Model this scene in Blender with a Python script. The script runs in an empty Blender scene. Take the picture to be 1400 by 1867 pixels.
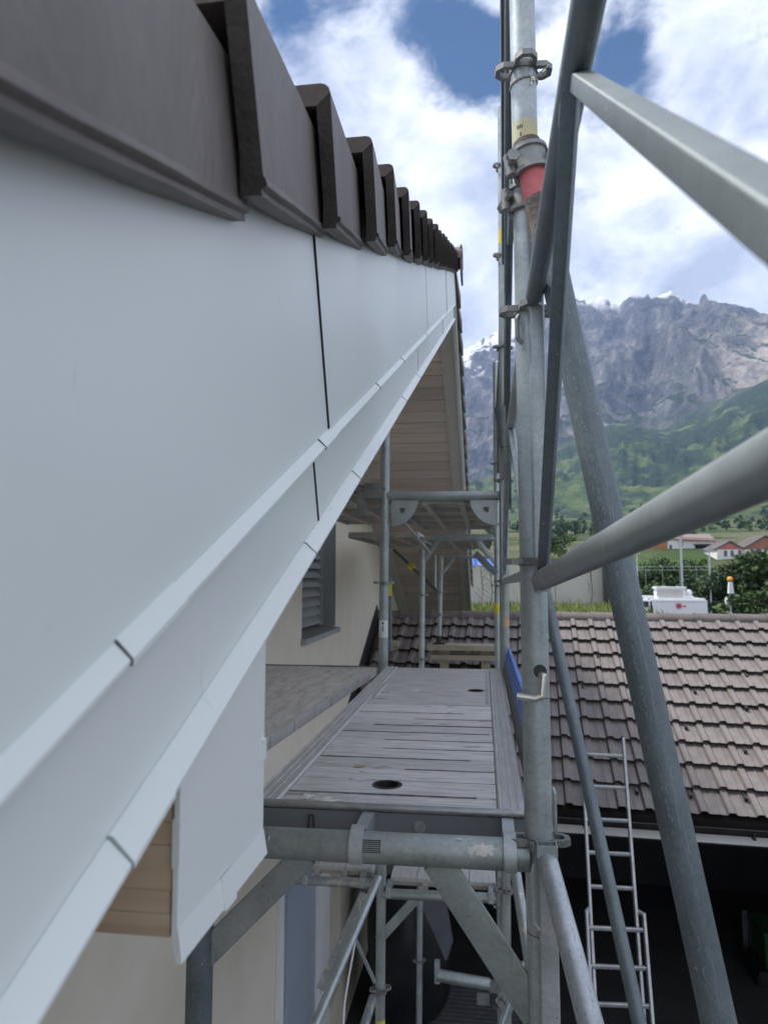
import bpy, bmesh, math, random
from math import sin, cos, tan, atan, radians, pi, hypot, sqrt, exp
from mathutils import Vector, Matrix, noise
random.seed(7)
S = bpy.context.scene
COL = S.collection
V = Vector

# ------------------------------------------------------------------ camera
PXF = 1300.0                                   # focal length in pixels of the 1400 x 1867 photograph
PITCH = atan(111.5 / PXF)
YAW = atan(180 * cos(PITCH) / PXF)
cam = bpy.data.cameras.new('camera')
co = bpy.data.objects.new('camera', cam); COL.objects.link(co)
co.location = (0, 0, 0)
co.rotation_euler = (pi / 2 + PITCH, 0, YAW)
cam.sensor_fit = 'VERTICAL'; cam.sensor_height = 36.0
cam.lens = 36.0 * PXF / 1867.0
cam.clip_start = 0.02; cam.clip_end = 20000
cam.dof.use_dof = True; cam.dof.focus_distance = 1.45; cam.dof.aperture_fstop = 8.5
S.camera = co

# ------------------------------------------------------------------ light
SUN_DIR = V((-0.47, 0.12, 0.87)).normalized()   # towards the sun
SUN_EL = math.asin(SUN_DIR.z)
SUN_ROT = math.atan2(SUN_DIR.x, SUN_DIR.y)
sl = bpy.data.lights.new('sun', 'SUN'); sl.energy = 2.0; sl.angle = radians(10); sl.color = (1.0, 0.95, 0.88)
so = bpy.data.objects.new('sun', sl); COL.objects.link(so)
so.rotation_euler = (-SUN_DIR).to_track_quat('-Z', 'Y').to_euler()
S.view_settings.view_transform = 'Standard'; S.view_settings.look = 'None'
S.view_settings.gamma = 1.0; S.view_settings.use_curve_mapping = False
S.view_settings.exposure = 1.5

R_ = V((cos(YAW), sin(YAW), 0)); F_ = V((-sin(YAW) * cos(PITCH), cos(YAW) * cos(PITCH), sin(PITCH))); U_ = R_.cross(F_)
def ray(x, y): return F_ + R_ * ((x - 700) / PXF) + U_ * ((933.5 - y) / PXF)
def onX(x, y, X): d = ray(x, y); return d * (X / d.x)
def onY(x, y, Y): d = ray(x, y); return d * (Y / d.y)
def onZ(x, y, Z): d = ray(x, y); return d * (Z / d.z)

def nt_new(tree, kind, **kw):
    n = tree.nodes.new(kind)
    for k, v in kw.items():
        if k.startswith('i_'):
            key = k[2:]
            n.inputs[int(key) if key.isdigit() else key.replace('_', ' ')].default_value = v
        else: setattr(n, k, v)
    return n

def build_world():
    w = bpy.data.worlds.new('World'); S.world = w; w.use_nodes = True
    t = w.node_tree; t.nodes.clear(); L = t.links.new
    out = t.nodes.new('ShaderNodeOutputWorld'); bg = t.nodes.new('ShaderNodeBackground')
    sky = nt_new(t, 'ShaderNodeTexSky', sky_type='NISHITA', sun_disc=False, sun_elevation=SUN_EL, sun_rotation=SUN_ROT,
                 air_density=1.0, dust_density=0.35, ozone_density=2.5)
    bg.inputs['Strength'].default_value = 0.10
    tc = t.nodes.new('ShaderNodeTexCoord')
    def vm(op, a, b=None):
        n = t.nodes.new('ShaderNodeVectorMath'); n.operation = op
        L(a, n.inputs[0])
        if b is not None:
            if hasattr(b, 'links'): L(b, n.inputs[1])
            else: n.inputs[1].default_value = b
        return n
    def mt(op, a, b=None, clamp=False):
        n = t.nodes.new('ShaderNodeMath'); n.operation = op; n.use_clamp = clamp
        for i, q in enumerate((a, b)):
            if q is None: continue
            if hasattr(q, 'links'): L(q, n.inputs[i])
            else: n.inputs[i].default_value = q
        return n.outputs[0]
    dirn = vm('NORMALIZE', tc.outputs['Generated']).outputs[0]
    sep = t.nodes.new('ShaderNodeSeparateXYZ'); L(dirn, sep.inputs[0])
    P = vm('MULTIPLY', dirn, (1.0, 1.0, 1.5)).outputs[0]
    n1 = nt_new(t, 'ShaderNodeTexNoise', i_Scale=6.5, i_Detail=15.0, i_Roughness=0.62, i_Distortion=0.25); L(P, n1.inputs['Vector'])
    # openings of clear sky between the clouds
    bias = None
    for (x, y, k, a) in ((790, 40, 800, .46), (845, 85, 1000, .46), (900, 130, 1100, .40), (735, 0, 900, .16), (575, -5, 1100, .30), (480, -10, 1100, .16), (640, 15, 1600, .10), (1125, 75, 1000, .44), (1150, 150, 1500, .34),
                         (1100, 215, 3000, .22), (980, 15, 1500, .20), (500, -140, 250, .14), (860, -220, 160, .28), (1250, -260, 90, .16), (300, -100, 120, .16), (760, 300, 2500, .10)):
        d = ray(x, y).normalized()
        dot = vm('DOT_PRODUCT', dirn, (d.x, d.y, d.z)).outputs['Value']
        g = mt('MULTIPLY', mt('EXPONENT', mt('MULTIPLY', mt('SUBTRACT', 1.0, dot), -float(k))), float(a))
        bias = g if bias is None else mt('ADD', bias, g)
    dens = mt('SUBTRACT', mt('ADD', mt('MULTIPLY', mt('SUBTRACT', n1.outputs[0], 0.5), 1.7), 0.62), bias)
    mr = nt_new(t, 'ShaderNodeMapRange', interpolation_type='SMOOTHSTEP'); L(dens, mr.inputs[0])
    mr.inputs[1].default_value = 0.06; mr.inputs[2].default_value = 0.52
    n2 = nt_new(t, 'ShaderNodeTexNoise', i_Scale=6.0, i_Detail=11.0, i_Roughness=0.58, i_Distortion=0.25)
    off = vm('ADD', P, (5.3, 1.1, 2.0)); L(off.outputs[0], n2.inputs['Vector'])
    cr = t.nodes.new('ShaderNodeValToRGB'); L(n2.outputs[0], cr.inputs[0])
    e = cr.color_ramp.elements
    e[0].position = 0.36; e[0].color = (2.05, 2.25, 2.8, 1)
    e[1].position = 0.66; e[1].color = (5.3, 5.35, 5.45, 1)
    m = e.new(0.50); m.color = (3.4, 3.55, 4.05, 1)
    hsv = nt_new(t, 'ShaderNodeHueSaturation', i_Saturation=2.1, i_Value=0.20); L(sky.outputs[0], hsv.inputs['Color'])
    mix = nt_new(t, 'ShaderNodeMix', data_type='RGBA')
    L(mr.outputs[0], mix.inputs['Factor']); L(hsv.outputs[0], mix.inputs['A']); L(cr.outputs[0], mix.inputs['B'])
    L(mix.outputs['Result'], bg.inputs['Color']); L(bg.outputs[0], out.inputs[0])
build_world()

# ------------------------------------------------------------------ materials
MATS = {}
def new_mat(name):
    m = bpy.data.materials.new(name); m.use_nodes = True
    MATS[name] = m
    t = m.node_tree
    return m, t, t.nodes['Principled BSDF'], t.links.new

def rampnode(t, stops):
    cr = t.nodes.new('ShaderNodeValToRGB'); e = cr.color_ramp.elements
    while len(e) < len(stops): e.new(0.5)
    for el, (p, c) in zip(e, stops): el.position = p; el.color = (*c, 1)
    return cr

def simple_mat(name, stops, scale=8.0, rough=0.6, metal=0.0, bump=0.0, stretch=(1, 1, 1), detail=6.0, bscale=None, spots=None, spec=0.5, island=0.0):
    """noise between colours, optional fine relief and stains (spots = (scale, threshold, colour))"""
    m, t, b, L = new_mat(name)
    tc = t.nodes.new('ShaderNodeTexCoord'); mp = t.nodes.new('ShaderNodeMapping'); L(tc.outputs['Object'], mp.inputs[0])
    mp.inputs['Scale'].default_value = stretch
    n = nt_new(t, 'ShaderNodeTexNoise', i_Scale=scale, i_Detail=detail, i_Roughness=0.6); L(mp.outputs[0], n.inputs['Vector'])
    cr = rampnode(t, stops); L(n.outputs[0], cr.inputs[0]); colr = cr.outputs[0]
    if island:
        oi = t.nodes.new('ShaderNodeObjectInfo'); hv = t.nodes.new('ShaderNodeHueSaturation'); L(colr, hv.inputs['Color'])
        mr = nt_new(t, 'ShaderNodeMapRange'); L(oi.outputs['Random'], mr.inputs[0]); mr.inputs[3].default_value = 1 - island; mr.inputs[4].default_value = 1 + island
        L(mr.outputs[0], hv.inputs['Value']); colr = hv.outputs[0]
    for sp in (spots or ()):
        n2 = nt_new(t, 'ShaderNodeTexNoise', i_Scale=sp[0], i_Detail=5.0, i_Roughness=0.65)
        if len(sp) > 3:
            mp2 = t.nodes.new('ShaderNodeMapping'); mp2.inputs['Scale'].default_value = sp[3]; L(tc.outputs['Object'], mp2.inputs[0]); L(mp2.outputs[0], n2.inputs['Vector'])
        else: L(tc.outputs['Object'], n2.inputs['Vector'])
        mr = nt_new(t, 'ShaderNodeMapRange'); L(n2.outputs[0], mr.inputs[0]); mr.inputs[1].default_value = sp[1]; mr.inputs[2].default_value = sp[1] + 0.05
        mx = nt_new(t, 'ShaderNodeMix', data_type='RGBA'); L(mr.outputs[0], mx.inputs['Factor']); L(colr, mx.inputs['A']); mx.inputs['B'].default_value = (*sp[2], 1)
        colr = mx.outputs['Result']
    L(colr, b.inputs['Base Color'])
    b.inputs['Roughness'].default_value = rough; b.inputs['Metallic'].default_value = metal; b.inputs['Specular IOR Level'].default_value = spec
    if bump:
        n3 = nt_new(t, 'ShaderNodeTexNoise', i_Scale=bscale or scale * 4, i_Detail=8.0); L(mp.outputs[0], n3.inputs['Vector'])
        bp = nt_new(t, 'ShaderNodeBump', i_Strength=bump, i_Distance=0.01); L(n3.outputs[0], bp.inputs['Height']); L(bp.outputs[0], b.inputs['Normal'])
    return m

def galv_mat(name, dark, light, splash=0.0, metal=0.55, rough=0.42, scratch=True, rust=0.0, spangle=0.5, fine=0.14):
    m, t, b, L = new_mat(name)
    tc = t.nodes.new('ShaderNodeTexCoord')
    n = nt_new(t, 'ShaderNodeTexNoise', i_Scale=9.0, i_Detail=8.0, i_Roughness=0.65); L(tc.outputs['Object'], n.inputs['Vector'])
    cr = rampnode(t, [(0.32, dark), (0.68, light)]); L(n.outputs[0], cr.inputs[0])
    vo = nt_new(t, 'ShaderNodeTexVoronoi', i_Scale=150.0); L(tc.outputs['Object'], vo.inputs['Vector'])
    vr = nt_new(t, 'ShaderNodeMapRange'); sx = t.nodes.new('ShaderNodeSeparateColor'); L(vo.outputs['Color'], sx.inputs[0]); L(sx.outputs[0], vr.inputs[0])
    vr.inputs[3].default_value = 1 - 0.16 * spangle; vr.inputs[4].default_value = 1 + 0.14 * spangle
    hv = t.nodes.new('ShaderNodeHueSaturation'); L(cr.outputs[0], hv.inputs['Color']); L(vr.outputs[0], hv.inputs['Value'])
    c = hv.outputs[0]
    def over(scale, thr, colr, stretch=None, soft=0.03):
        nonlocal c
        n2 = nt_new(t, 'ShaderNodeTexNoise', i_Scale=scale, i_Detail=4.0, i_Roughness=0.6)
        mp = t.nodes.new('ShaderNodeMapping'); mp.inputs['Scale'].default_value = stretch or (1, 1, 1); L(tc.outputs['Object'], mp.inputs[0]); L(mp.outputs[0], n2.inputs['Vector'])
        mr = nt_new(t, 'ShaderNodeMapRange'); L(n2.outputs[0], mr.inputs[0]); mr.inputs[1].default_value = thr; mr.inputs[2].default_value = thr + soft
        mx = nt_new(t, 'ShaderNodeMix', data_type='RGBA'); L(mr.outputs[0], mx.inputs['Factor']); L(c, mx.inputs['A']); mx.inputs['B'].default_value = (*colr, 1)
        c = mx.outputs['Result']; return mr.outputs[0]
    over(90, 0.70, (0.06, 0.065, 0.065))
    if scratch: over(75, 0.70, (0.60, 0.63, 0.64), (1, 1, 0.6), 0.05)
    if rust: over(14, 0.76 - 0.2 * rust, (0.16, 0.08, 0.04), None, 0.12)
    if splash: over(22, 0.66 - 0.10 * splash, (0.55, 0.53, 0.48), None, 0.04)
    L(c, b.inputs['Base Color']); b.inputs['Metallic'].default_value = metal
    rr = nt_new(t, 'ShaderNodeMapRange'); L(n.outputs[0], rr.inputs[0]); rr.inputs[3].default_value = rough - 0.1; rr.inputs[4].default_value = rough + 0.15
    L(rr.outputs[0], b.inputs['Roughness'])
    n3 = nt_new(t, 'ShaderNodeTexNoise', i_Scale=160.0, i_Detail=4.0); L(tc.outputs['Object'], n3.inputs['Vector'])
    bp = nt_new(t, 'ShaderNodeBump', i_Strength=fine, i_Distance=0.002); L(n3.outputs[0], bp.inputs['Height']); L(bp.outputs[0], b.inputs['Normal'])
    return m

galv = galv_mat('galvanised_steel', (0.33, 0.38, 0.395), (0.50, 0.55, 0.565), scratch=True)
galv_smooth = galv_mat('galvanised_smooth', (0.25, 0.285, 0.295), (0.34, 0.375, 0.385), scratch=True, spangle=0.2, fine=0.08)
galv_strut = galv_mat('galvanised_strut', (0.155, 0.185, 0.192), (0.225, 0.258, 0.265), metal=0.5, rough=0.5, scratch=True, spangle=0.3, fine=0.1)
galv_rail = galv_mat('galvanised_rail', (0.14, 0.165, 0.175), (0.20, 0.235, 0.25), metal=0.4, rough=0.5, scratch=True, spangle=0.3, fine=0.1)
galv_bright = galv_mat('galvanised_bright', (0.36, 0.40, 0.42), (0.55, 0.59, 0.61), splash=0.3)
galv_dark = galv_mat('galvanised_dark', (0.115, 0.145, 0.16), (0.185, 0.222, 0.242), metal=0.45, rough=0.5)
galv_green = galv_mat('galvanised_weathered', (0.28, 0.325, 0.32), (0.42, 0.47, 0.47), splash=0.0)
galv_splash = galv_mat('plaster_splashed_steel', (0.28, 0.31, 0.33), (0.42, 0.46, 0.48), splash=0.9)
cast = galv_mat('cast_steel', (0.17, 0.18, 0.18), (0.36, 0.37, 0.365), scratch=True, rough=0.55, rust=0.12)
zinc = simple_mat('bright_lit_gap', [(0.3, (0.55, 0.54, 0.48)), (0.7, (0.75, 0.75, 0.72))], 30, 0.3, 0.8)
alu = galv_mat('aluminium', (0.30, 0.31, 0.32), (0.48, 0.495, 0.505), splash=0.25, metal=0.6, rough=0.4)
white_sheet = simple_mat('white_coated_sheet', [(0.3, (0.745, 0.785, 0.780)), (0.7, (0.785, 0.820, 0.812))], 2.5, 0.36, 0.0, 0.02, bscale=30, stretch=(1, 1, 0.4), spec=0.45,
                         spots=[(7.0, 0.66, (0.655, 0.705, 0.71), (1, 6, 1)), (30.0, 0.72, (0.60, 0.64, 0.64), (1, 1, .5))])
tile_brown = simple_mat('dark_brown_tile', [(0.3, (0.118, 0.100, 0.094)), (0.7, (0.165, 0.143, 0.134))], 14, 0.55, 0.0, 0.25, bscale=120, stretch=(1, 1, 0.4), island=0.12,
                        spots=[(130.0, 0.74, (0.24, 0.22, 0.20))])
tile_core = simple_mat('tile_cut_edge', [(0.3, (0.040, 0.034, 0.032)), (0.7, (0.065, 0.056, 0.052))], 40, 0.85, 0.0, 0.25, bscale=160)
tile_garage = simple_mat('brown_roof_tile', [(0.3, (0.138, 0.121, 0.116)), (0.7, (0.192, 0.171, 0.165))], 9, 0.62, 0.0, 0.15, bscale=150, island=0.10,
                         spots=[(26.0, 0.72, (0.12, 0.105, 0.095))])
tile_ridge = simple_mat('ridge_tile_brown', [(0.3, (0.105, 0.088, 0.085)), (0.7, (0.15, 0.128, 0.124))], 9, 0.7, 0.0, 0.15, bscale=150, island=0.08)
black_sheet = simple_mat('black_sheet', [(0.3, (0.012, 0.012, 0.013)), (0.7, (0.022, 0.022, 0.024))], 8, 0.45)
dark_gutter = simple_mat('dark_rim_shade', [(0.3, (0.030, 0.028, 0.028)), (0.7, (0.050, 0.047, 0.046))], 8, 0.35, 0.3)
render_cream = simple_mat('cream_render', [(0.3, (0.67, 0.62, 0.515)), (0.7, (0.73, 0.68, 0.575))], 3.0, 0.9, 0.0, 0.25, bscale=240)
wood_soffit = simple_mat('stained_board', [(0.25, (0.48, 0.40, 0.355)), (0.6, (0.64, 0.555, 0.50)), (0.8, (0.70, 0.62, 0.565))], 5.0, 0.7, 0.0, 0.2, stretch=(0.5, 8, 8), island=0.12)
wood_beam = simple_mat('beam_wood', [(0.25, (0.40, 0.29, 0.20)), (0.5, (0.58, 0.45, 0.32)), (0.8, (0.64, 0.51, 0.38))], 4.0, 0.65, 0.0, 0.15, stretch=(0.8, 10, 14), island=0.06)
painted_board = simple_mat('pale_painted_board', [(0.3, (0.52, 0.51, 0.48)), (0.7, (0.58, 0.57, 0.54))], 6, 0.6, island=0.05)
plank_wood = simple_mat('weathered_plank', [(0.25, (0.36, 0.34, 0.315)), (0.5, (0.54, 0.515, 0.475)), (0.75, (0.66, 0.635, 0.59))], 7, 0.85, 0.0, 0.5, stretch=(5, 1.2, 5),
                        spots=[(24.0, 0.68, (0.09, 0.08, 0.07)), (40.0, 0.70, (0.52, 0.50, 0.46))])
block_wood = simple_mat('packing_timber', [(0.25, (0.30, 0.26, 0.20)), (0.75, (0.44, 0.39, 0.31))], 6, 0.8, 0.0, 0.4, stretch=(1, 6, 6))
deck_alu = simple_mat('worn_aluminium_deck', [(0.26, (0.42, 0.42, 0.42)), (0.5, (0.72, 0.72, 0.715)), (0.70, (0.86, 0.86, 0.85))], 7, 0.36, 0.25, 0.2, bscale=130, stretch=(1.2, 9, 4), island=0.13,
                      spots=[(9.0, 0.62, (0.66, 0.65, 0.62), (1, 4, 1)), (26.0, 0.65, (0.66, 0.62, 0.54), (1, 1.6, 1)), (5.0, 0.64, (0.34, 0.33, 0.31), (1, 3, 1)), (60.0, 0.69, (0.74, 0.72, 0.68)), (75.0, 0.72, (0.08, 0.08, 0.08))])
seam_grey = simple_mat('seam_shade', [(0.35, (0.13, 0.13, 0.13)), (0.65, (0.34, 0.34, 0.335))], 25, 0.9)
deck_frame = simple_mat('deck_rail_metal', [(0.25, (0.44, 0.45, 0.44)), (0.75, (0.64, 0.65, 0.64))], 10, 0.45, 0.3, 0.2, stretch=(6, 1, 4), spots=[(34.0, 0.69, (0.58, 0.56, 0.50)), (50.0, 0.72, (0.10, 0.10, 0.10))])
deck_under = simple_mat('deck_underside', [(0.3, (0.46, 0.44, 0.40)), (0.7, (0.60, 0.57, 0.53))], 6, 0.6, 0.25)
scrape_grey = simple_mat('scraped_zinc', [(0.35, (0.19, 0.225, 0.24)), (0.7, (0.34, 0.375, 0.39))], 40, 0.5, 0.3)
concrete_splash = simple_mat('dried_plaster', [(0.3, (0.60, 0.585, 0.55)), (0.7, (0.76, 0.75, 0.72))], 40, 0.95, 0, 0.15)
blue_paint = simple_mat('blue_painted_board', [(0.3, (0.11, 0.22, 0.66)), (0.7, (0.15, 0.28, 0.74))], 8, 0.6, spots=[(45.0, 0.72, (0.45, 0.50, 0.60))])
grey_board = simple_mat('grey_board', [(0.3, (0.17, 0.18, 0.20)), (0.7, (0.22, 0.235, 0.255))], 8, 0.65, spots=[(45.0, 0.74, (0.40, 0.40, 0.40))])
red_paint = simple_mat('worn_red_paint', [(0.3, (0.52, 0.11, 0.125)), (0.7, (0.68, 0.19, 0.20))], 20, 0.6, 0, 0.3, spots=[(55.0, 0.64, (0.22, 0.17, 0.15)), (80.0, 0.70, (0.60, 0.50, 0.48))])
rusty = simple_mat('rusted_tube_end', [(0.3, (0.12, 0.095, 0.08)), (0.7, (0.24, 0.21, 0.185))], 30, 0.8, 0.2, 0.3)
yellow_lbl = simple_mat('yellow_label', [(0.3, (0.62, 0.50, 0.05)), (0.7, (0.75, 0.62, 0.10))], 20, 0.6)
faded_lbl = simple_mat('faded_label', [(0.35, (0.50, 0.50, 0.36)), (0.65, (0.62, 0.58, 0.30))], 22, 0.6, spots=[(60.0, 0.68, (0.25, 0.26, 0.26))])
white_lbl = simple_mat('white_label', [(0.3, (0.62, 0.64, 0.66)), (0.7, (0.72, 0.74, 0.75))], 20, 0.6)
orange_lbl = simple_mat('orange_mark', [(0.3, (0.60, 0.32, 0.14)), (0.7, (0.70, 0.42, 0.22))], 20, 0.6)
ink = simple_mat('print_ink', [(0.3, (0.03, 0.03, 0.03)), (0.7, (0.05, 0.05, 0.05))], 20, 0.7)
dark_plastic = simple_mat('black_plastic', [(0.3, (0.010, 0.011, 0.013)), (0.7, (0.02, 0.021, 0.024))], 6, 0.45, 0, 0.4, bscale=14)
grey_cloth = simple_mat('grey_cloth', [(0.3, (0.10, 0.11, 0.13)), (0.7, (0.16, 0.17, 0.19))], 6, 0.9)
green_plastic = simple_mat('green_plastic', [(0.3, (0.015, 0.06, 0.02)), (0.7, (0.02, 0.08, 0.025))], 6, 0.5)
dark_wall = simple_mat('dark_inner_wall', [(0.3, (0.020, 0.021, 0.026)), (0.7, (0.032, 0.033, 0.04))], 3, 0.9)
shutter_grey = simple_mat('grey_slat_metal', [(0.3, (0.32, 0.35, 0.36)), (0.7, (0.38, 0.41, 0.42))], 6, 0.45)
reveal_grey = simple_mat('grey_lap_shade', [(0.3, (0.26, 0.29, 0.29)), (0.7, (0.30, 0.33, 0.33))], 5, 0.7)
stone_sill = simple_mat('stone_sill', [(0.3, (0.30, 0.31, 0.31)), (0.7, (0.38, 0.39, 0.39))], 12, 0.7)
white_paint = simple_mat('white_paint', [(0.3, (0.70, 0.71, 0.72)), (0.7, (0.78, 0.79, 0.80))], 5, 0.5)
blue_grey_panel = simple_mat('blue_grey_panel', [(0.3, (0.30, 0.35, 0.42)), (0.7, (0.34, 0.39, 0.46))], 4, 0.5)
pane_glass = simple_mat('window_pane', [(0.3, (0.05, 0.06, 0.075)), (0.7, (0.08, 0.095, 0.11))], 3, 0.12)
concrete = simple_mat('pale_concrete', [(0.3, (0.40, 0.40, 0.385)), (0.7, (0.50, 0.50, 0.48))], 1.2, 0.9, 0, 0.3, spots=[(1.5, 0.64, (0.33, 0.33, 0.31), (1, 1, 0.25))])
asphalt = simple_mat('dark_yard_ground', [(0.3, (0.035, 0.036, 0.038)), (0.7, (0.06, 0.06, 0.062))], 2.0, 0.9, 0, 0.4, bscale=60)
leaf_dark = simple_mat('leaf_dark', [(0.3, (0.018, 0.042, 0.014)), (0.7, (0.05, 0.095, 0.030))], 0.9, 0.7, island=0.25)
leaf_mid = simple_mat('leaf_mid', [(0.3, (0.035, 0.075, 0.018)), (0.7, (0.085, 0.145, 0.040))], 0.9, 0.7, island=0.25)
leaf_light = simple_mat('leaf_light', [(0.3, (0.07, 0.115, 0.025)), (0.7, (0.21, 0.23, 0.06))], 2.5, 0.7, island=0.25)
bark = simple_mat('bark', [(0.3, (0.06, 0.05, 0.04)), (0.7, (0.12, 0.10, 0.08))], 6, 0.9, 0, 0.5)
grass_soil = simple_mat('grassy_soil', [(0.3, (0.07, 0.10, 0.025)), (0.7, (0.15, 0.18, 0.05))], 1.2, 0.9, 0, 0.5)
orange_wood = simple_mat('orange_timber', [(0.3, (0.36, 0.15, 0.055)), (0.7, (0.44, 0.20, 0.08))], 0.4, 0.8, stretch=(1, 1, 4))
village_white = simple_mat('village_white', [(0.3, (0.66, 0.66, 0.64)), (0.7, (0.76, 0.76, 0.74))], 0.2, 0.8)
village_roof = simple_mat('village_roof', [(0.3, (0.07, 0.058, 0.052)), (0.7, (0.12, 0.10, 0.09))], 0.5, 0.8)
village_grey_roof = simple_mat('village_grey_roof', [(0.3, (0.16, 0.145, 0.13)), (0.7, (0.22, 0.20, 0.18))], 0.5, 0.8)
village_red = simple_mat('village_red', [(0.3, (0.42, 0.10, 0.10)), (0.7, (0.52, 0.15, 0.14))], 0.5, 0.7)
village_brown = simple_mat('village_brown', [(0.3, (0.26, 0.11, 0.06)), (0.7, (0.33, 0.15, 0.085))], 0.5, 0.7)
red_emblem = simple_mat('red_emblem', [(0.3, (0.45, 0.04, 0.08)), (0.7, (0.55, 0.06, 0.10))], 5, 0.5)
orange_plastic = simple_mat('orange_plastic', [(0.3, (0.70, 0.28, 0.03)), (0.7, (0.80, 0.36, 0.05))], 5, 0.5)
van_white = simple_mat('van_white', [(0.3, (0.72, 0.74, 0.77)), (0.7, (0.80, 0.82, 0.84))], 2, 0.25)
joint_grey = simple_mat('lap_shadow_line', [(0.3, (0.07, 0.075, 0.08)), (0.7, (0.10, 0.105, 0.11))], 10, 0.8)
shade_black = simple_mat('joint_shadow_gap', [(0.3, (0.02, 0.02, 0.02)), (0.7, (0.03, 0.03, 0.03))], 10, 0.9)  # black for strips and discs that are painted shade

# ------------------------------------------------------------------ mesh builder
class MB:
    def __init__(s): s.v = []; s.f = []
    def add(s, vs, fs):
        o = len(s.v); s.v += [V(q) for q in vs]; s.f += [tuple(i + o for i in f) for f in fs]; return s
    def hexa(s, a, b):                                   # two quads, bottom a[4] and top b[4], same winding
        return s.add(list(a) + list(b), [(3, 2, 1, 0), (4, 5, 6, 7), (0, 1, 5, 4), (1, 2, 6, 5), (2, 3, 7, 6), (3, 0, 4, 7)])
    def box(s, x0, x1, y0, y1, z0, z1):
        return s.hexa([(x0, y0, z0), (x1, y0, z0), (x1, y1, z0), (x0, y1, z0)], [(x0, y0, z1), (x1, y0, z1), (x1, y1, z1), (x0, y1, z1)])
    def frame(s, p0, p1, up=None):
        d = (V(p1) - V(p0)); d.normalize()
        up = V(up) if up is not None else (V((0, 0, 1)) if abs(d.z) < 0.9 else V((0, 1, 0)))
        a = d.cross(up).normalized(); b = a.cross(d).normalized()
        return d, a, b
    def sweep(s, p0, p1, prof, up=None, prof1=None, caps=True):   # prof in (a, b) plane
        d, a, b = s.frame(p0, p1, up); n = len(prof); prof1 = prof1 or prof
        vs = [V(p0) + a * q[0] + b * q[1] for q in prof] + [V(p1) + a * q[0] + b * q[1] for q in prof1]
        fs = [(i, (i + 1) % n, n + (i + 1) % n, n + i) for i in range(n)]
        if caps: fs += [tuple(range(n - 1, -1, -1)), tuple(range(n, 2 * n))]
        return s.add(vs, fs)
    def tube(s, p0, p1, r, r1=None, n=20, up=None):
        c = [(cos(2 * pi * i / n), sin(2 * pi * i / n)) for i in range(n)]
        return s.sweep(p0, p1, [(x * r, y * r) for x, y in c], up, [(x * (r1 or r), y * (r1 or r)) for x, y in c])
    def hollow(s, p0, p1, r, t=0.0035, n=24, depth=0.12):  # open-ended tube with a visible bore at both ends
        d, a, b = s.frame(p0, p1)
        c = [a * cos(2 * pi * i / n) + b * sin(2 * pi * i / n) for i in range(n)]
        p0, p1 = V(p0), V(p1); vs = []
        rings = [(p0 + d * depth, r - t), (p0, r - t), (p0, r), (p1, r), (p1, r - t), (p1 - d * depth, r - t)]
        for p, q in rings: vs += [p + k * q for k in c]
        fs = []
        for k in range(5): fs += [(k * n + i, k * n + (i + 1) % n, (k + 1) * n + (i + 1) % n, (k + 1) * n + i) for i in range(n)]
        fs += [tuple(range(n - 1, -1, -1)), tuple(range(5 * n, 6 * n))]
        return s.add(vs, fs)
    def bar(s, p0, p1, w, h, r=0.0, up=None):
        if r <= 0: prof = [(-w / 2, -h / 2), (w / 2, -h / 2), (w / 2, h / 2), (-w / 2, h / 2)]
        else:
            prof = []
            for cx, cy, a0 in ((w / 2 - r, -h / 2 + r, -90), (w / 2 - r, h / 2 - r, 0), (-w / 2 + r, h / 2 - r, 90), (-w / 2 + r, -h / 2 + r, 180)):
                for k in range(4): an = radians(a0 + 30 * k); prof.append((cx + r * cos(an), cy + r * sin(an)))
        return s.sweep(p0, p1, prof, up)
    def path(s, pts, r, n=10):
        for i in range(len(pts) - 1): s.tube(pts[i], pts[i + 1], r, n=n)
        for p in pts[1:-1]: s.ball(p, r * 1.0, n)
        return s
    def ball(s, c, r, n=10, sq=(1, 1, 1)):
        c = V(c); m = max(4, n // 2); vs = [c + V((0, 0, -r * sq[2]))]; fs = []
        for j in range(1, m):
            th = -pi / 2 + pi * j / m
            for i in range(n): vs.append(c + V((r * cos(th) * cos(2 * pi * i / n) * sq[0], r * cos(th) * sin(2 * pi * i / n) * sq[1], r * sin(th) * sq[2])))
        vs.append(c + V((0, 0, r * sq[2])))
        for i in range(n): fs.append((0, 1 + (i + 1) % n, 1 + i))
        for j in range(m - 2):
            for i in range(n): fs.append((1 + j * n + i, 1 + j * n + (i + 1) % n, 1 + (j + 1) * n + (i + 1) % n, 1 + (j + 1) * n + i))
        last = len(vs) - 1; o = 1 + (m - 2) * n
        for i in range(n): fs.append((o + i, o + (i + 1) % n, last))
        return s.add(vs, fs)
    def ring_plate(s, outer, inner, frame, h):           # closed loop plate with a hole; frame = (origin, ex, ey, ez)
        o, ex, ey, ez = frame; n = len(outer); vs = []
        for z in (0, h):
            vs += [o + ex * p[0] + ey * p[1] + ez * z for p in outer]; vs += [o + ex * p[0] + ey * p[1] + ez * z for p in inner]
        fs = []
        for i in range(n):
            j = (i + 1) % n
            fs += [(i, n + i, n + j, j), (2 * n + i, 2 * n + j, 3 * n + j, 3 * n + i), (i, j, 2 * n + j, 2 * n + i), (n + i, 3 * n + i, 3 * n + j, n + j)]
        return s.add(vs, fs)
    def poly_extrude(s, pts, d):                         # planar polygon pushed by vector d
        n = len(pts); d = V(d)
        return s.add([V(p) for p in pts] + [V(p) + d for p in pts],
                     [tuple(range(n)), tuple(range(2 * n - 1, n - 1, -1))] + [((i + 1) % n, i, n + i, n + (i + 1) % n) for i in range(n)])
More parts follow.
